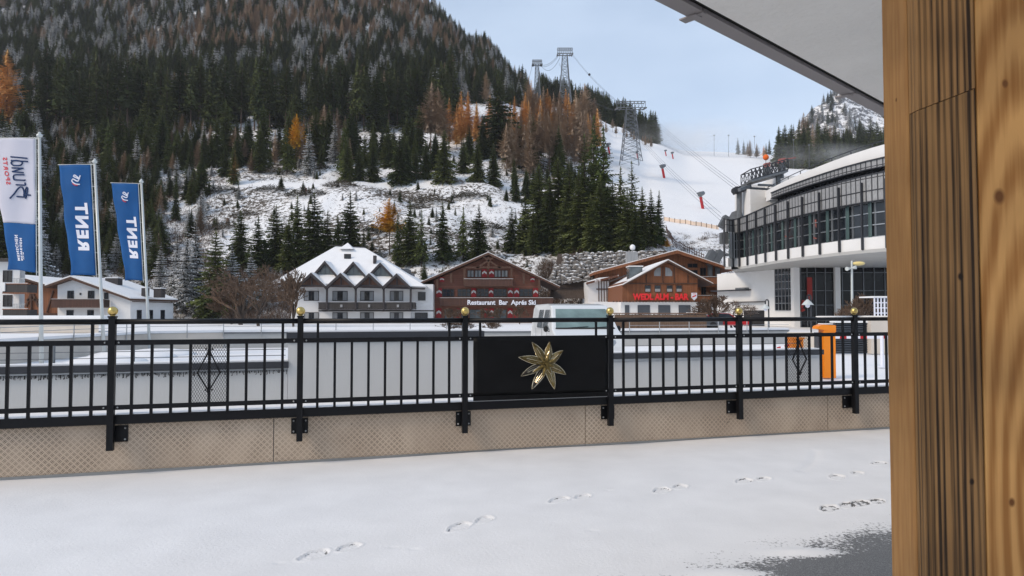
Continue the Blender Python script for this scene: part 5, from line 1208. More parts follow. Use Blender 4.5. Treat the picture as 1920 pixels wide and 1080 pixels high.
# stone retaining wall behind the lodge
t = thing('boulder_wall', W(1145, 515, 104), 'dry-laid wall of snow-dusted boulders behind the bar and lodge', 'wall')
M['boulder'] = snow_over(mat('boulder', (.16,.145,.13), .9, var=.45, scale=.7, bump=.4, bscale=6), .50, .25, 2.5)
rr = random.Random(5); mb = MB()
for r_ in range(9):
    z = 474+r_*6.0; px = 1046-r_*1.5 if r_ > 2 else 1060
    while px < 1246:
        Yb = 108-r_*.55; yy = z+rr.uniform(-1.5,1.5)+(1246-px)*.012; c = W(px, yy+(4 if px < 1080 else 0), Yb); s_ = rr.uniform(.28,.52)
        k0 = len(mb.v); mb.sphere(c, s_, 7, 5, (rr.uniform(.9,1.5), 1, rr.uniform(.6,.95)))
        for i_ in range(k0, len(mb.v)): v = Vector(mb.v[i_]); nn_ = noise.noise_vector(v*1.7)*.16; mb.v[i_] = tuple(v+nn_)
        px += s_*F/Yb*rr.uniform(1.4, 2.0)
build('boulders', mb, M['boulder'], t)
mb = MB(); mb.add([W(1046,476,108.6), W(1250,470,108.6), W(1250,560,103), W(1030,560,103)], [(0,1,2,3)]); o = build('backing', mb, M['bark'], t)

# ------------------------------------------------------------------ street furniture near the terminal
def base_lamp(px, pyt, Y, kind, label):
    b = base(px, Y); top = W(px, pyt, Y); t = thing('street_lamp', b, label, 'street lamp', 'street lamps by the terminal')
    if kind == 'mast':
        mb = MB(); mb.tube([b, top], .09, 10, .06); build('pole', mb, M['pole'], t)
        mb = MB(); c = W(px+13, pyt+5, Y); mb.sphere(c, .34, 14, 8, (1.25,.8,.42)); build('lamp_head', mb, M['lamp'], t, smooth=True)
        mb = MB(); c = W(px-5, pyt+14, Y); mb.tube([c+Vector((-.25,-.2,-.05)), c+Vector((.1,0,0))], .14, 10, .05); mb.tube([c+Vector((.35,-.25,.05)), c+Vector((.12,0,0))], .13, 10, .05); build('loudspeaker', mb, M['pole'], t)
    else:
        s = Y/F; P = [b, Vector((top.x,Y,top.z-5*s))]+[Vector((top.x-3*s+3*s*math.cos(a), Y, top.z-4*s+4*s*math.sin(a))) for a in np.linspace(.2, math.pi, 8)]+[Vector((top.x-6*s, Y, top.z-9*s))]
        mb = MB(); mb.tube(P, .05, 7); build('pole', mb, M['charcoal'], t)
        mb = MB(); c = P[-1]; mb.tube([c+Vector((0,0,.02)), c-Vector((0,0,.12)), c-Vector((0,0,.3))], .05, 12, .34); build('shade', mb, M['pole'], t)
        mb = MB(); mb.sphere(c-Vector((0,0,.33)), .14, 10, 6); build('bulb', mb, M['ink_white'], t)
base_lamp(1597, 489, 46, 'mast', 'tall white lamp mast with yellowed head and loudspeakers before the glass hall')
base_lamp(1441, 562, 48, 'hook', 'black hooked street lamp in front of the white terminal wall'); base_lamp(1520, 553, 40, 'hook', 'black hooked street lamp in front of the dark glass hall')
t = thing('trellis', base(1652, 38), 'white lattice shelter with square openings beside the timber post', 'shelter')
mb = MB(); a, b = base(1640,38), base(1690,38); zt_ = W(1645,558,38).z
for k in range(9): x = a.x+(b.x-a.x)*k/8; mb.box(x-.03, 38, 0, x+.03, 38.06, zt_)
for k in range(9): z = .05+(zt_-.05)*k/8; mb.box(a.x, 38.061, z-.03, b.x, 38.10, z+.03)
build('lattice', mb, M['ink_white'], t)
mb = MB(); mb.box(a.x-.1, 37.9, zt_+.004, b.x+.1, 39.5, zt_+.08); build('roof', mb, M['snow'], t)

# ------------------------------------------------------------------ timber post in front and the eave overhead
def wood(name, c0, c1, kind, off=(0,0,0)):
    m = bpy.data.materials.new(name); m.use_nodes = True; N, L = nodes(m); p = N['Principled BSDF']; p.inputs['Roughness'].default_value = .62; p.inputs['Specular IOR Level'].default_value = .25
    t = N.new('ShaderNodeTexCoord'); mp = N.new('ShaderNodeMapping'); mp.inputs['Location'].default_value = off
    mp.inputs['Scale'].default_value = {'fine': (60,60,3.5), 'brushed': (1,1,.035), 'flat': (1,1,.16)}[kind]; L.new(t.outputs['Object'], mp.inputs[0])
    nz = N.new('ShaderNodeTexNoise'); nz.inputs['Detail'].default_value = 8; L.new(mp.outputs[0], nz.inputs[0])
    if kind == 'fine': nz.inputs['Scale'].default_value = 2.2; fac = nz.outputs[0]
    else:
        wv = N.new('ShaderNodeTexWave'); wv.wave_type = 'BANDS' if kind == 'brushed' else 'RINGS'; wv.bands_direction = 'X'; wv.rings_direction = 'Z' if kind == 'brushed' else 'SPHERICAL'
        wv.inputs['Scale'].default_value = 28 if kind == 'brushed' else 13; wv.inputs['Distortion'].default_value = 2.6 if kind == 'brushed' else 1.3
        wv.inputs['Detail'].default_value = 3; wv.inputs['Detail Scale'].default_value = 1.8 if kind == 'brushed' else 2.5; L.new(mp.outputs[0], wv.inputs[0])
        mp2 = N.new('ShaderNodeMapping'); mp2.inputs['Scale'].default_value = (75,75,.9) if kind == 'brushed' else (60,60,1.2); L.new(t.outputs['Object'], mp2.inputs[0]); nz.inputs['Scale'].default_value = 2; L.new(mp2.outputs[0], nz.inputs[0])
        a = math_n(N, L, 'MULTIPLY', wv.outputs['Fac'], .42 if kind == 'brushed' else .5); b = math_n(N, L, 'MULTIPLY', nz.outputs[0], 1.9 if kind == 'brushed' else .8); b = math_n(N, L, 'SUBTRACT', b, .58 if kind == 'brushed' else .15); fac = math_n(N, L, 'ADD', a, b, True)
    c = ramp(N, .22, c0, .72, c1); L.new(fac, c.inputs[0])
    n2 = N.new('ShaderNodeTexNoise'); n2.inputs['Scale'].default_value = 5; L.new(t.outputs['Object'], n2.inputs[0]); r2 = ramp(N, .3, (.72,.70,.68), .7, (1.1,1.08,1.05)); L.new(n2.outputs[0], r2.inputs[0])
    x = N.new('ShaderNodeMixRGB'); x.blend_type = 'MULTIPLY'; x.inputs[0].default_value = 1; L.new(c.outputs[0], x.inputs[1]); L.new(r2.outputs[0], x.inputs[2])
    cur = x.outputs[0]
    for kx, ky, kz, kr in {'flat': ((.853,1.19,1.80,.007),(.975,1.19,1.52,.012),(.868,1.19,2.0,.004),(.862,1.19,1.27,.004)), 'brushed': ((.783,1.19,1.66,.0035),(.795,1.19,1.305,.003)), 'fine': ((.711,1.25,1.99,.002),)}[kind]:
        d = N.new('ShaderNodeVectorMath'); d.operation = 'DISTANCE'; d.inputs[1].default_value = (kx, ky, kz*.7); mp3 = N.new('ShaderNodeMapping'); mp3.inputs['Scale'].default_value = (1,1,.7); L.new(t.outputs['Object'], mp3.inputs[0]); L.new(mp3.outputs[0], d.inputs[0])
        rr2 = N.new('ShaderNodeMapRange'); rr2.inputs[1].default_value = kr*1.7; rr2.inputs[2].default_value = kr*.8; L.new(d.outputs['Value'], rr2.inputs[0])
        y = N.new('ShaderNodeMixRGB'); y.inputs[2].default_value = (c0[0]*.45, c0[1]*.38, c0[2]*.35, 1); L.new(rr2.outputs[0], y.inputs[0]); L.new(cur, y.inputs[1]); cur = y.outputs[0]
    L.new(cur, p.inputs['Base Color'])
    b = N.new('ShaderNodeBump'); b.inputs['Strength'].default_value = {'fine': .25, 'brushed': .9, 'flat': .2}[kind]; b.inputs['Distance'].default_value = .0025; L.new(fac, b.inputs['Height']); L.new(b.outputs[0], p.inputs['Normal'])
    return m
M['w_fine'] = wood('planed_spruce_side', (.33,.155,.050), (.46,.245,.088), 'fine')
M['w_br1'] = wood('brushed_old_wood', (.032,.016,.007), (.36,.195,.075), 'brushed'); M['w_br2'] = wood('brushed_old_wood_lower', (.032,.017,.008), (.31,.17,.066), 'brushed', (.013,0,.4))
M['w_flat'] = wood('smooth_knotty_spruce', (.34,.150,.040), (.60,.325,.115), 'flat', (-.90,-1.19,-.20))
t = thing('timber_post', (0, 0, 0), 'honey-brown timber post of glued boards filling the right edge', 'post')
def bev(o, w_=.003): b = o.modifiers.new('bevel', 'BEVEL'); b.width = w_; b.segments = 3
mb = MB(); mb.box(.7105, 1.2165, -.03, .93, 1.297, 3.17); bev(build('side_board', mb, M['w_fine'], t), .006)
za, zb_ = W(1727, 207, 1.19).z, W(1818, 165, 1.19).z
mb = MB(); mb.poly([(.7135,1.19,za+.0004),(.8165,1.19,zb_+.0004),(.8165,1.19,3.17),(.7135,1.19,3.17)], (0,.0255,0)); bev(build('brushed_board', mb, M['w_br1'], t), .0008)
mb = MB(); mb.poly([(.7135,1.1905,-.03),(.8165,1.1905,-.03),(.8165,1.1905,zb_-.0006),(.7135,1.1905,za-.0006)], (0,.025,0)); bev(build('brushed_board', mb, M['w_br2'], t), .0008)
mb = MB(); mb.box(.8185, 1.189, -.03, 1.10, 1.26, 3.17); bev(build('smooth_board', mb, M['w_flat'], t), .002)
ZE = 3.2
def pl(px, py): return ground_pt(px, py, ZE)
O1, O2 = pl(1235, 0), pl(1573, 173); ED = (O2-O1).normalized(); EN = Vector((ED.y, -ED.x, 0))       # EN points inwards (right)
gm = (pl(1480, 99)-O1).dot(EN)
ev = thing('eave', O1, 'grey roof overhang with metal drip flashing across the top right', 'roof overhang')
def estrip(mb, s0, s1, o0, o1, z0, z1): return mb.obox(O1+ED*(s0+s1)/2+EN*(o0+o1)/2+Vector((0,0,(z0+z1)/2-ZE)), ED*(s1-s0)/2, EN*(o1-o0)/2, Vector((0,0,(z1-z0)/2)))
M['soffit'] = mat('painted_soffit', (.82,.80,.76), .85, var=.08, scale=1.6, bump=.5, bscale=24); M['flash'] = mat('brown_grey_flashing', (.24,.22,.22), .5, .2, var=.1, scale=2)
mb = MB(); estrip(mb, -6, 9, gm+.012, 7.5, ZE, ZE+.25); build('soffit', mb, M['soffit'], ev)
mb = MB(); estrip(mb, -6, .26, 0, gm-.022, ZE-.012, ZE+.01); estrip(mb, .268, 2.26, 0, gm-.022, ZE-.012, ZE+.01); estrip(mb, 2.268, 9, 0, gm-.022, ZE-.012, ZE+.01); build('flashing', mb, M['flash'], ev)
mb = MB(); estrip(mb, -6, 9, gm-.021, gm+.011, ZE+.012, ZE+.03); estrip(mb, -6, 9, .004, gm+.01, ZE+.031, ZE+.24); build('groove', mb, M['rubber'], ev)
mb = MB()
for s_ in (.26, 2.26): estrip(mb, s_-.012, s_+.05, -.045, gm*.5, ZE-.020, ZE-.0125); estrip(mb, s_+.0, s_+.03, gm*.4, gm-.02, ZE-.018, ZE-.0125)
build('joint_clip', mb, M['flash'], ev)

# ------------------------------------------------------------------ trees
def conifer(seed, nwh=26, rad=.17, cb=.05, droop=.35, nb=7, tw=.12, cone=True, ragged=.22, up=0.0, seg=6, lean=0):
    r = random.Random(seed); V = []; Fc = []
    def tri(a, b, c): k = len(V); V.extend((tuple(a), tuple(b), tuple(c))); Fc.append((k, k+1, k+2))
    side = [r.uniform(.75, 1.2) for _ in range(8)]
    for i in range(nwh):
        t = (i+.5+r.uniform(-.3,.3))/nwh; z = cb+(1-cb)*t; rr_ = rad*((1-t)**.85)*(1 if t > .12 else .72+t*2.3)+.006
        n = nb if t < .8 else max(4, nb-2); a0 = r.uniform(0, 6.28)
        for k in range(n):
            a = a0+2*math.pi*k/n+r.uniform(-.25,.25); L_ = rr_*r.uniform(1-ragged*1.6, 1+ragged)*side[int(a/6.2832*8)%8]
            if r.random() < ragged*.35: continue
            dx, dy = math.cos(a), math.sin(a); dr = (droop*(1-t)+up*t)
            P = []
            for s in range(seg+1):
                f = s/seg; P.append(Vector((dx*L_*f, dy*L_*f, z-droop*(1-t)*L_*f*(.6+.6*f)+(.35*t+up)*L_*f)))
            sx, sy = -dy, dx
            for s in range(seg):
                p_ = P[s]; q = P[s+1]; f = (s+.5)/seg; wl = L_*(.42-.28*f)*r.uniform(.7,1.2)
                w_ = L_*tw
                for sg in (-1, 1):
                    tip = p_+Vector((dx*wl*.75+sx*sg*wl, dy*wl*.75+sy*sg*wl, -wl*r.uniform(.25,.75)*(1 if up <= 0 else .2)))
                    b = p_+Vector((dx*w_, dy*w_, r.uniform(-.3,.3)*w_)); tri(p_-Vector((dx*w_*.4,dy*w_*.4,0)), b, tip)
                if s % 2 == 0: tri(p_+Vector((sx*w_*.5,sy*w_*.5,0)), p_-Vector((sx*w_*.5,sy*w_*.5,0)), q+Vector((0,0,-L_*.12)))
            tri(P[-2]+Vector((sx*w_*.4,sy*w_*.4,0)), P[-2]-Vector((sx*w_*.4,sy*w_*.4,0)), P[-1]+Vector((dx*L_*.12,dy*L_*.12,-.02*L_)))
    if cone:
        for i in range(140):
            t = r.random(); z = cb+.02+(1-cb)*t*.94; a = r.uniform(0,6.28); rr_ = rad*(1-t)*r.uniform(.1,.55); c = Vector((math.cos(a)*rr_, math.sin(a)*rr_, z)); s = .03*(1-t)+.008
            tri(c+Vector((r.uniform(-s,s),r.uniform(-s,s),s)), c+Vector((r.uniform(-s,s),s,-s)), c+Vector((s,r.uniform(-s,s),-s)))
    for k in range(5): a = k*1.26; tri((math.cos(a)*.008,math.sin(a)*.008,.955),(math.cos(a+1)*.008,math.sin(a+1)*.008,.955),(0,0,1.0))
    return V, Fc
def trunkmesh(r0=.012, bend=0):
    mb = MB(); mb.tube([(0,0,-.03),(bend,0,.5),(0,0,.97)], r0, 6, r0*.25); return mb
def mesh_of(name, V, Fc, m):
    me = bpy.data.meshes.new(name); me.from_pydata(V, [], Fc); me.materials.append(m); me.update(); return me
PROTO = {}
def proto(key, cr, m, r0=.012, bark='bark', sparse=None):
    me = mesh_of('crown', *cr, M[m]); tb = trunkmesh(r0); tm = mesh_of('trunk', tb.v, tb.f, M[bark]); PROTO[key] = (me, tm)
proto('sp0', conifer(1, 34, .215, .03, .45, 10, .19), 'spruce'); proto('sp1', conifer(2, 32, .245, .03, .55, 10, .19), 'spruce')
proto('sp2', conifer(3, 34, .175, .07, .5, 9, .19), 'spruce'); proto('spo', conifer(4, 27, .20, .12, .5, 6, .12, True, .35), 'spruce', .010)
proto('ss0', conifer(5, 28, .215, .05, .4, 7, .13), 'spruce_snow'); proto('ss1', conifer(6, 28, .18, .05, .4, 7, .13), 'spruce_snow')
proto('sd0', conifer(7, 28, .20, .05, .45, 8, .16), 'spruce_dark'); proto('sd1', conifer(8, 30, .225, .05, .45, 8, .16), 'spruce_dark')
proto('pi0', conifer(9, 22, .16, .36, .35, 8, .18, True, .35), 'spruce_dark', .011, 'barkred'); proto('pi1', conifer(10, 24, .145, .28, .4, 8, .18, True, .4), 'spruce_dark', .011, 'barkred')
LK = dict(tw=.085, cone=True, up=.35, ragged=.35)
proto('lo0', conifer(11, 36, .20, .10, .15, 11, **LK), 'larch_or', .009); proto('lo1', conifer(12, 36, .17, .16, .15, 11, **LK), 'larch_or', .009)
proto('lb0', conifer(13, 36, .20, .10, .15, 10, **LK), 'larch_br', .009, 'barkred'); proto('lb1', conifer(14, 32, .19, .34, .15, 10, **LK), 'larch_br', .009, 'barkred')
proto('lg0', conifer(15, 30, .27, .40, .1, 12, tw=.12, cone=True, up=.3, ragged=.3), 'larch_bright', .010)
ROOT = {}
def tree(key, px, Y, h, label, group, name='spruce_tree', cat='spruce', wide=1.0, z=None, lean=0):
    X = (px-960)/F*Y; zz = (TZ(px, Y)-.2) if z is None else z; rz = RT.uniform(0, 6.28)
    c = bpy.data.objects.new(name, None); c.empty_display_size = 1; COL.objects.link(c); c.location = (X, Y, zz); c.rotation_euler = (RT.uniform(-.02,.02), lean, rz if not lean else 0); c.scale = (h*wide, h*wide, h)
    tag(c, label, cat, group); me, tm = PROTO[key]
    for nm, q in (('crown', me), ('trunk', tm)): o = bpy.data.objects.new(nm, q); COL.objects.link(o); o.parent = c
    return c
RT = random.Random(77)
def put(key, px, base_py, top_py, label, group, **k):
    Y = hit(px, base_py); return tree(key, px, Y, (base_py-top_py)/F*Y*1.03, label, group, **k)
LMK = [(-999,110,'above the white banner'),(110,200,'above the middle blue banner'),(200,290,'above the smallest blue banner'),(290,400,'above the chalet end'),(400,520,'above the bare tree'),(520,640,'above the hotel left half'),(640,770,'above the hotel right half'),(770,915,'above the restaurant left half'),(915,1050,'above the restaurant right half'),(1050,1130,'above the van'),(1130,1300,'above the bar'),(1300,1530,'by the orange ball'),(1530,2000,'beside the timber post')]
LOOK = {'sp0':'full','sp1':'broad','sp2':'narrow','spo':'open-branched','ss0':'frosted','ss1':'slim frosted','sd0':'dense','sd1':'broad dense','pi0':'high-crowned','pi1':'slim high-crowned','lo0':'bright','lo1':'slim bright','lb0':'dull','lb1':'high-crowned dull','lg0':'golden'}
def scatter(n, x0, x1, b0, b1, h0, h1, keys, label, group, mind=7, keep=None, **k):
    done = []; tries = 0
    while len(done) < n and tries < n*60:
        tries += 1; px = RT.uniform(x0, x1); f = RT.random(); lo = b0(px) if callable(b0) else b0; hi = b1(px) if callable(b1) else b1; py = lo+(hi-lo)*f
        if keep and not keep(px, py): continue
        if any(abs(px-a) < mind and abs(py-b) < mind*1.2 for a, b in done): continue
        done.append((px, py)); ky = RT.choice(keys); lm = [c_ for a_, b_, c_ in LMK if a_ <= px < b_][0]
        put(ky, px, py, py-RT.uniform(h0, h1), LOOK[ky]+' '+label+', '+lm, group, **k)
GS = 'spruces on the hillside'; GL = 'larches on the hillside'
# tall dark stand with bare trunks
scatter(46, 70, 500, 234, 262, 115, 160, ['pi0','pi1','pi0','sd0'], 'tall dark conifer in the dense upper left stand', GS, 8, name='spruce_tree')
scatter(46, 490, 850, lambda x: 238-(x-490)*.06, lambda x: 262-(x-490)*.05, 85, 140, ['pi0','sd0','sp0','pi1'], 'tall dark conifer in the stand above the clearing', GS, 8)
# mixed trees below the stand
scatter(56, 170, 660, 285, 334, 50, 110, ['sp0','sp1','sp2','spo','ss1','sp0'], 'green spruce at the clearing upper left edge', GS, 9)
scatter(24, 640, 835, 292, 350, 55, 100, ['sp0','sp1','sp2'], 'green spruce at the clearing upper right edge', GS, 10)
scatter(34, 76, 385, 345, 560, 50, 95, ['ss0','sp0','sp2','sp1'], 'young spruce on the slope behind the flags', GS, 14)
for i, (px, b, tp, k) in enumerate([(450,505,396,'sp1'),(482,508,400,'sp0'),(515,505,392,'sp1'),(556,500,368,'sp2'),(588,500,358,'sp1'),(612,500,388,'sp0'),(655,488,352,'sp0'),(682,496,420,'sp2'),(745,502,400,'spo'),(768,506,388,'sp0'),(790,510,402,'spo'),(830,508,392,'sp2'),(868,498,394,'spo'),(898,505,400,'sp0'),(632,500,398,'sp2'),(540,508,405,'sp0')]):
    put(k, px, b, tp, LOOK[k]+(' tall' if tp < 390 else ' lower')+' spruce in the row behind the hotels, '+[c_ for a_, b_, c_ in LMK if a_ <= px < b_][0], GS, wide=1.15)
put('sp1', 403, 592, 430, 'large dark spruce standing alone between the white chalet and the bare tree', GS, wide=1.1)
for px, b, tp in ((348,585,425),(366,575,412),(330,565,440),(300,560,460),(436,585,455),(470,580,470)): put('ss0', px, b, tp, 'open snow-dusted spruce between chalet and bare tree', GS)
put('sp2', 435, 352, 275, 'small light green spruce at the clearing edge above the flags', GS)
for px, b, tp, k in [(960,478,395,'sp1'),(985,480,372,'sp0'),(1010,482,322,'sp1'),(1032,486,345,'sp0'),(1048,480,312,'sp1'),(1068,478,318,'sp0'),(1085,478,330,'sp1'),(1098,470,262,'spo'),(1112,462,228,'spo'),(1134,470,240,'spo'),(1128,478,330,'sp1'),(1150,478,345,'sp1'),(1165,472,322,'spo'),(1187,474,316,'spo'),(1178,480,365,'sp1'),(1205,476,365,'sp0'),(1222,474,370,'sp0'),(1236,470,366,'sp2'),(975,486,420,'sp2'),(1000,492,400,'sp2'),(1060,488,380,'sp1'),(1110,486,360,'sp1'),(1192,482,390,'sp1')]:
    put(k, px, b, tp, LOOK[k]+(' tall' if tp < 340 else ' low' if tp > 380 else ' mid-height')+' spruce in the cluster by the piste foot, '+[c_ for a_, b_, c_ in LMK if a_ <= px < b_][0], GS, wide=1.05)
put('sd1', 935, 300, 140, 'big dark spruce standing among the orange larches', GS, wide=1.15)
for px, b, tp in ((905,300,215),(880,310,240),(955,310,225),(1000,312,215),(868,330,262),(895,345,262),(1048,330,240),(925,352,270)): put('sp0', px, b, tp, 'green spruce mixed into the larch band', GS)
scatter(20, 960, 1100, 330, 390, 30, 70, ['sp0','sp1','sp2'], 'small spruce on the slope below the larch band', GS, 12)
# larches
put('lg0', 730, 478, 372, 'golden yellow larch standing alone above the hotel roof', GL, name='larch_tree', cat='larch', wide=1.1)
put('lg0', 553, 320, 214, 'bright orange larch on a bare trunk at the top of the clearing', GL, name='larch_tree', cat='larch', wide=.62)
put('lb1', 806, 298, 152, 'tall brown larch with long bare trunk above the clearing, left of a pair', GL, name='larch_tree', cat='larch', wide=1.0)
put('lb1', 834, 300, 158, 'leaning brown larch beside the tall one above the clearing', GL, name='larch_tree', cat='larch', lean=-.10)
put('lo0', 4, 262, 92, 'orange-brown larch at the left frame edge', GL, name='larch_tree', cat='larch', wide=1.3)
put('lg0', 1252, 478, 452, 'small yellow shrub larch at the end of the boulder wall', GL, name='larch_tree', cat='larch', wide=1.2)
put('lo0', 437, 350, 285, 'small yellow-green larch at the clearing edge', GL, name='larch_tree', cat='larch', wide=.7)
lk = dict(name='larch_tree', cat='larch')
scatter(22, 840, 985, 255, 285, 60, 100, ['lo0','lo1','lb0','lo0'], 'larch in the orange band below the ridge', GL, 8, **lk)
scatter(40, 985, 1122, lambda x: 232+(x-985)*.22, lambda x: 268+(x-985)*.22, 50, 105, ['lo0','lo1','lb0','lb1','lb0'], 'larch in the band below the cableway towers', GL, 7, **lk)
scatter(26, 940, 1110, 290, 330, 70, 110, ['lb0','lb1','lb0'], 'brown larch at the larch band lower edge', GL, 8, **lk)
scatter(16, 560, 660, 255, 320, 45, 85, ['lb0','lb1'], 'brown larch among spruces at the clearing top', GL, 9, **lk)
scatter(10, 180, 520, 280, 330, 40, 70, ['lb0','lb1'], 'pale larch among green spruces', GL, 12, **lk)
scatter(14, 1120, 1225, lambda x: 238+(x-1120)*.34, lambda x: 246+(x-1120)*.34, 14, 28, ['lb0','lb1'], 'low larch fringe at the upper piste edge', GL, 5, **lk)
# right-hand trees at the crest
scatter(34, 1460, 1690, 300, 318, 55, 85, ['sd0','sp0','sp1'], 'dark spruce above the terminal roof', GS, 4)
for px, tp in ((1387,258),(1398,262),(1405,265),(1440,268),(1446,260)): put('sd0', px, 290, tp, 'small spruce on the crest left of the dark trees', GS)
for px, tp, k in ((1410,262,'lb0'),(1422,268,'lb0'),(1436,272,'lo1'),(1512,212,'lb0'),(1520,220,'lb0'),(1562,235,'lb0'),(1640,240,'lb0'),(1600,262,'lo1')): put(k, px, 296, tp, 'brown larch at the piste crest above the terminal', GL, name='larch_tree', cat='larch', wide=1.4)
# the woods beyond: one uncountable mass each, instanced over the slope
def gn_wood(name, pts, kinds, label, org):
    me = bpy.data.meshes.new(name); me.from_pydata([tuple(Vector(p[0])-org) for p in pts], [], [])
    for nm, j in (('sc', 1), ('wd', 2), ('rot', 3)): me.attributes.new(nm, 'FLOAT', 'POINT').data.foreach_set('value', [float(p[j]) for p in pts])
    me.attributes.new('kd', 'INT', 'POINT').data.foreach_set('value', [int(p[4]) for p in pts])
    o = bpy.data.objects.new(name, me); COL.objects.link(o); o.location = org; tag(o, kind='stuff')
    ng = bpy.data.node_groups.new(name, 'GeometryNodeTree'); ng.interface.new_socket('Geometry', in_out='INPUT', socket_type='NodeSocketGeometry'); ng.interface.new_socket('Geometry', in_out='OUTPUT', socket_type='NodeSocketGeometry')
    N, L = ng.nodes, ng.links; gi = N.new('NodeGroupInput'); go = N.new('NodeGroupOutput'); jn = N.new('GeometryNodeJoinGeometry'); L.new(jn.outputs[0], go.inputs[0])
    def attr(nm, ty='FLOAT'): a = N.new('GeometryNodeInputNamedAttribute'); a.data_type = ty; a.inputs[0].default_value = nm; return a.outputs[0]
    for ki, key in enumerate(kinds):
        cm = N.new('FunctionNodeCompare'); cm.data_type = 'INT'; cm.operation = 'EQUAL'; L.new(attr('kd', 'INT'), cm.inputs[2]); cm.inputs[3].default_value = ki
        for crown in (0, 1):
            src = FIRST[key][crown]
            oi = N.new('GeometryNodeObjectInfo'); oi.inputs['Object'].default_value = src; oi.transform_space = 'ORIGINAL'; oi.inputs['As Instance'].default_value = True
            ip = N.new('GeometryNodeInstanceOnPoints'); L.new(gi.outputs[0], ip.inputs['Points']); L.new(cm.outputs[0], ip.inputs['Selection'])
            cx = N.new('ShaderNodeCombineXYZ'); wd = attr('wd'); L.new(wd, cx.inputs[0]); L.new(wd, cx.inputs[1]); L.new(attr('sc'), cx.inputs[2]); L.new(cx.outputs[0], ip.inputs['Scale'])
            cr_ = N.new('ShaderNodeCombineXYZ'); L.new(attr('rot'), cr_.inputs[2]); L.new(cr_.outputs[0], ip.inputs['Rotation'])
            L.new(oi.outputs['Geometry'], ip.inputs['Instance']); L.new(ip.outputs[0], jn.inputs[0])
    md = o.modifiers.new('wood', 'NODES'); md.node_group = ng; return o
FIRST = {}
for o in list(bpy.data.objects):
    if o.name.startswith(('crown', 'trunk')) and o.parent and o.type == 'MESH':
        for key, (a, b) in PROTO.items():
            if o.data == a and key not in FIRST: 
                tr = [c for c in o.parent.children if c.data == b]
                FIRST[key] = (o, tr[0])
KN = [k for k in ('sd0','sd1','sp0','sp1','ss0','ss1','lb0','lo0','pi0') if k in FIRST]
def wood_pts(n, x0, x1, Y0, Y1, h0, h1, kf, zf=TZ, keep=None):
    out_ = []
    for _ in range(n):
        Y = RT.uniform(Y0, Y1); px = RT.uniform(x0, x1)
        if keep and not keep(px, Y): continue
        h = RT.uniform(h0, h1); out_.append(((( px-960)/F*Y, Y, zf(px, Y)-.3), h, h*RT.uniform(.9, 1.3), RT.uniform(0, 6.28), KN.index(kf(px, Y))))
    return out_
def kf_up(px, Y):
    v = fbm(px/100, Y/55, 1.0, 9); u = fbm(px/60, Y/30, 1.0, 4)
    if Y > 400 and px > 230 and px < 860 and v > -.05 and RT.random() < .6: return 'lb0'
    if RT.random() < .04: return 'lb0'
    if u > .08 and RT.random() < .55: return RT.choice(['ss0','ss1'])
    return RT.choice(['sd0','sd0','sd1','sp0','ss0'] if Y > 400 else ['sd0','sd1','sp0'])
U = wood_pts(9000, -300, 1000, 262, 660, 10, 17, kf_up, keep=lambda px, Y: Y < np.interp(px, [-300,640,800,900,980,1000],[660,660,600,540,500,300]) and not (px > 845 and Y < 330) and RT.random() < (1 if Y > 330 else .7) and not (px > 930 and Y < 360))
gn_wood('upper_forest', U, KN, '', Vector((-100, 400, 100)))
Bk = wood_pts(520, 1012, 1232, 385, 470, 11, 20, lambda px, Y: RT.choice(['sd0','sd1','sp0']), keep=lambda px, Y: fbm(px/25, Y/20, 1, 2) > -.35)
gn_wood('ridge_wood', Bk, KN, '', Vector((60, 420, 110)))
Fm = wood_pts(1500, 1470, 2200, 660, 1020, 12, 20, lambda px, Y: RT.choice(['sd0','ss0','ss1','sd1']), far_z, keep=lambda px, Y: (fbm(px/45, Y/50, 1, 6) > -.05) or px < 1600)
gn_wood('mountain_forest', Fm, KN, '', Vector((500, 850, 150)))
Lf = wood_pts(1700, -700, 70, 120, 270, 8, 17, lambda px, Y: RT.choice(['ss0','sd0','sp0','sp0']))
Lf += wood_pts(1300, 60, 400, 130, 262, 3.5, 9, lambda px, Y: RT.choice(['ss0','sp0','sp0','sd0','lb0','sp1']), keep=lambda px, Y: (px < 300 or Y > 200 or RT.random() < .1) and px < 380)
gn_wood('left_wood', Lf, KN, '', Vector((-150, 180, 50)))
Rw = wood_pts(260, 1500, 2300, 405, 470, 14, 24, lambda px, Y: RT.choice(['sd0','sd1','sp0','lb0']))
gn_wood('crest_wood', Rw, KN, '', Vector((400, 430, 110)))
# brash, grass tufts and brush left on the clearing
def brash(name, n, cells, m, s0, s1, flat=.5):
    V = []; Fc = []; r = random.Random(12)
    for _ in range(n):
        x0, x1, y0, y1, k = cells[r.randrange(len(cells))]; px = r.uniform(x0, x1); Y = r.uniform(y0, y1)
        if fbm(px/9, Y/3.2, 1, 3) < k: continue
        if clean(px, Y) > .5: continue
        X = (px-960)/F*Y; z = TZ(px, Y); 
        for q in range(5):
            a = r.uniform(0,6.28); L_ = r.uniform(s0, s1); e = r.uniform(.05, 1.2)*flat; d = Vector((math.cos(a)*math.cos(e), math.sin(a)*math.cos(e), math.sin(e)))*L_; c = Vector((X+r.uniform(-.7,.7), Y+r.uniform(-.7,.7), z-.02)); w_ = Vector((-math.sin(a), math.cos(a), .3))*.045
            k_ = len(V); V.extend((tuple(c-w_), tuple(c+w_), tuple(c+d))); Fc.append((k_, k_+1, k_+2))
    o = bpy.data.objects.new(name, mesh_of(name, V, Fc, m)); COL.objects.link(o); tag(o, kind='stuff')
brash('brushwood', 16000, [(380,1000,112,190,.12),(840,1130,120,270,.05),(1240,1420,112,150,.1),(960,1240,108,125,-.1),(380,700,190,235,0)], M['twig'], .5, 1.5)
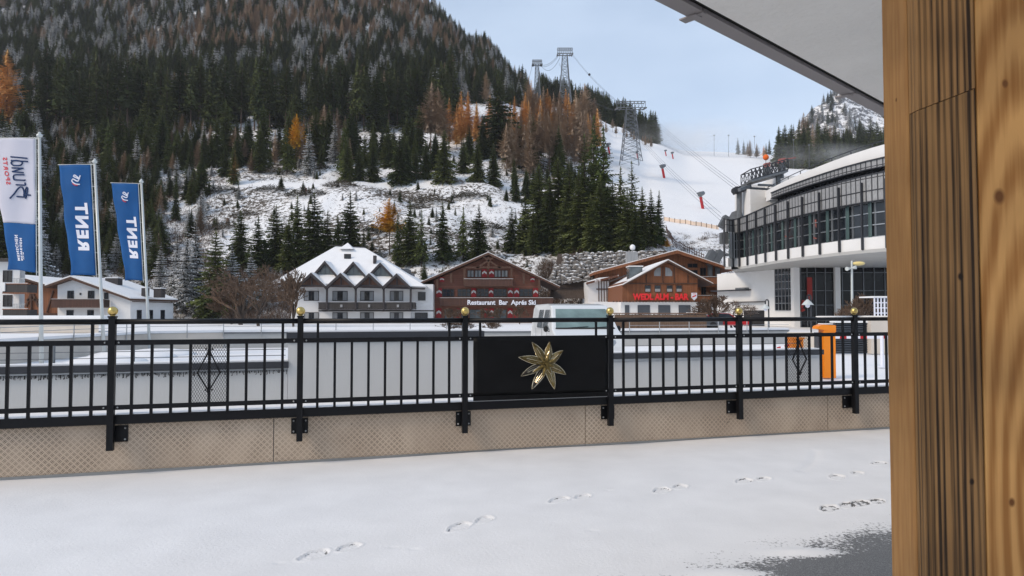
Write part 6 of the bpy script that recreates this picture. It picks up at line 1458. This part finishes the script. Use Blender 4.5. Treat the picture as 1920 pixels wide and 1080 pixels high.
brash('undergrowth', 9000, [(170,420,112,190,-.3),(60,400,110,160,-.3),(1010,1110,105,130,-.3),(420,560,108,130,-.3)], M['twig'], .8, 2.4, 1.0)
Yg = wood_pts(420, 385, 1000, 112, 232, 1.2, 4.2, lambda px, Y: RT.choice(['sp0','sp0','sd0','ss0']), keep=lambda px, Y: clean(px, Y) < .3 and fbm(px/30, Y/9, 1, 8) > -.12)
gn_wood('young_trees', Yg, KN, '', Vector((-20, 170, 30)))
# brash heaps
hp = [(640,352),(505,362),(415,372),(780,382),(842,350),(600,318),(690,300),(460,400),(575,372),(745,440),(710,438),(520,325),(425,440),(880,372),(900,430),(805,372)]
Hd = None
def heap(seed):
    r = random.Random(seed); V = []; Fc = []
    for _ in range(700):
        a = r.uniform(0, 6.28); q = r.random()**.5; c = Vector((math.cos(a)*q, math.sin(a)*q*.6, r.uniform(0, .42)*(1-q*q))); d = Vector((r.uniform(-1,1), r.uniform(-1,1), r.uniform(-.1,.5))).normalized()*r.uniform(.12,.4); w_ = Vector((r.uniform(-1,1), r.uniform(-1,1), r.uniform(-1,1))).normalized()*.018
        k = len(V); V.extend((tuple(c-w_), tuple(c+w_), tuple(c+d))); Fc.append((k,k+1,k+2))
    return V, Fc
M['brash'] = foliage('brash', (.015,.018,.010), (.07,.055,.036), .30); hm = [mesh_of('brash_heap', *heap(s), M['brash']) for s in (1,2,3)]
for i, (px, py) in enumerate(hp):
    Y = hit(px, py); s = RT.uniform(2.8, 5.0); o = bpy.data.objects.new('brush_pile', hm[i%3]); COL.objects.link(o); o.location = ((px-960)/F*Y, Y, TZ(px, Y)-.1); o.scale = (s*1.3, s, s*1.1); o.rotation_euler = (0,0,RT.uniform(-.4,.4))
    tag(o, 'heap of snow-dusted cut branches, '+('largest' if s > 4.3 else 'wide' if s > 3.6 else 'small')+(' high' if py < 345 else ' low' if py > 420 else ' midway')+' on the clearing '+[c_ for a_, b_, c_ in LMK if a_ <= px < b_][0], 'brush pile', 'heaps of cut branches on the clearing')
def stump(px, py, h, m, lab):
    Y = hit(px, py); b = Vector(((px-960)/F*Y, Y, TZ(px, Y))); mb = MB(); mb.tube([b-Vector((0,0,.3)), b+Vector((.05,0,h))], .42, 9, .34); mb.tube([b+Vector((.05,0,h)), b+Vector((.05,0,h+.06))], .345, 9); tag(build('tree_stump', mb, M[m], org=b), lab, 'stump', 'stumps on the clearing')
stump(570, 372, 1.1, 'red', 'reddish cut stump on the upper clearing'); stump(697, 436, 1.6, 'bark', 'grey upright stump above the hotel roof'); stump(425, 432, 1.6, 'barkred', 'tall brown stump on the slope left of the hotel')

# bare broadleaf trees
def bare(seed, depth=6, spread=.55, up=.12, r0=.035, trunk=.22, n0=3, drop=0):
    r = random.Random(seed); TR = MB(); CR = MB()
    def grow(p_, d, L_, rad, k):
        q = p_+d*L_; mid = p_.lerp(q, .5)+Vector((r.uniform(-1,1), r.uniform(-1,1), r.uniform(-1,1)))*L_*.07
        (TR if k <= 1 else CR).tube([p_, mid, q], rad, 5 if k < 3 else 3, rad*.68, cap=False)
        if k >= depth: return
        for i in range(r.choice((2,2,3)) if k else n0):
            nd = (d+Vector((r.uniform(-1,1), r.uniform(-1,1), r.uniform(-1,1)))*spread+Vector((0,0,up-drop*k))).normalized()
            grow(p_.lerp(q, r.uniform(.55, 1)), nd, L_*r.uniform(.62,.88), max(rad*.6, .0010), k+1)
    grow(Vector((0,0,-.02)), Vector((0,0,1)), trunk, r0, 0); return TR, CR
BT = [bare(21, 7, .62, .10, .010), bare(22, 7, .55, .12, .005, .05, 8), bare(23, 7, .75, .04, .008, .12, 5, .02)]
BM = [(mesh_of('crown', c.v, c.f, M['twig']), mesh_of('trunk', t_.v, t_.f, M['bark'])) for t_, c in BT]
BH = [max(v[2] for v in c.v) for _, c in BT]
def bare_tree(k, px, Y, top_py, label, name='bare_tree', cat='bare tree', wide=1.0, base_z=0.0):
    h = (W(px, top_py, Y).z-base_z)/BH[k]; c = bpy.data.objects.new(name, None); COL.objects.link(c); c.location = ((px-960)/F*Y, Y, base_z); c.scale = (h*wide, h*wide, h); c.rotation_euler = (0,0,RT.uniform(0,6.28)); tag(c, label, cat, 'leafless trees and shrubs in the village')
    for nm, me in zip(('crown', 'trunk'), BM[k]): o = bpy.data.objects.new(nm, me); COL.objects.link(o); o.parent = c
bare_tree(2, 486, 74, 492, 'wide brown leafless tree in front of the left end of the hotel', wide=1.1)
bare_tree(1, 455, 80, 510, 'bushy brown leafless tree left of the wide one', wide=1.5); bare_tree(1, 436, 84, 545, 'low tangled leafless bush right of the dark spruce', wide=1.2)
bare_tree(1, 550, 70, 500, 'upright slender leafless tree at the hotel corner', wide=.7)
bare_tree(1, 1345, 62, 548, 'leafless snowy tree beside the lodge balconies', wide=1.3); bare_tree(2, 1372, 64, 562, 'drooping leafless bush left of the terminal wall', wide=1.7)
bare_tree(1, 1618, 44, 548, 'small leafless tree before the dark glass hall', wide=1.0); bare_tree(1, 1600, 47, 562, 'thin leafless shrub beside the lamp mast', wide=.8)
for px, lab in ((842,'leafless shrub below the left end of the restaurant balcony'), (868,'leafless shrub under the restaurant sign, left'), (905,'leafless shrub under the restaurant sign, middle'), (935,'leafless shrub under the restaurant sign, right'), (975,'leafless shrub right of the restaurant sign')): bare_tree(1, px, 84, 572+(px%3)*2, lab, 'bare_shrub', 'shrub', 1.2)
for px, lab in ((842,'frosted hedge clump seen through the railing below the restaurant'), (872,'frosted hedge clump left of the third ball finial'), (925,'frosted hedge clump right of the third ball finial')): bare_tree(1, px, 48, 600, lab, 'snowy_shrub', 'shrub', 2.2)

# ------------------------------------------------------------------ air
def volume(name, dens, col):
    m = bpy.data.materials.new(name); m.use_nodes = True; N, L = nodes(m); N.remove(N['Principled BSDF'])
    v = N.new('ShaderNodeVolumePrincipled'); v.inputs['Density'].default_value = dens; v.inputs['Color'].default_value = (*col, 1); v.inputs['Anisotropy'].default_value = .2
    L.new(v.outputs[0], N['Material Output'].inputs['Volume']); return m
hz = MB().box(-2600, -500, -2.5, 2600, 3600, 520)
tag(build('haze', hz, volume('thin_haze', .00009, (.93,.95,1.0))), kind='stuff')

def mist(c, rad, dens):
    mb = MB(); mb.sphere((0,0,0), 1, 20, 12)
    m = volume('blown_snow', 0, (1,1,1)); N, L = nodes(m); v = [n for n in N if n.type == 'PRINCIPLED_VOLUME'][0]
    t = N.new('ShaderNodeTexCoord'); d = N.new('ShaderNodeVectorMath'); d.operation = 'LENGTH'; L.new(t.outputs['Object'], d.inputs[0])
    n = N.new('ShaderNodeTexNoise'); n.inputs['Scale'].default_value = 1.6; n.inputs['Detail'].default_value = 3; L.new(t.outputs['Object'], n.inputs[0])
    a = math_n(N, L, 'SUBTRACT', 1, d.outputs['Value'], True); b = math_n(N, L, 'SUBTRACT', n.outputs[0], .35, True); a = math_n(N, L, 'MULTIPLY', a, b); a = math_n(N, L, 'MULTIPLY', a, dens); L.new(a, v.inputs['Density'])
    o = build('snow_mist', mb, m); o.location = c; o.scale = rad; tag(o, kind='stuff')
mist(W(1292, 270, 400), (50, 26, 18), .2)
mist(W(1235, 262, 390), (30, 20, 11), .2)
mist(W(1520, 298, 345), (42, 18, 9), .16)
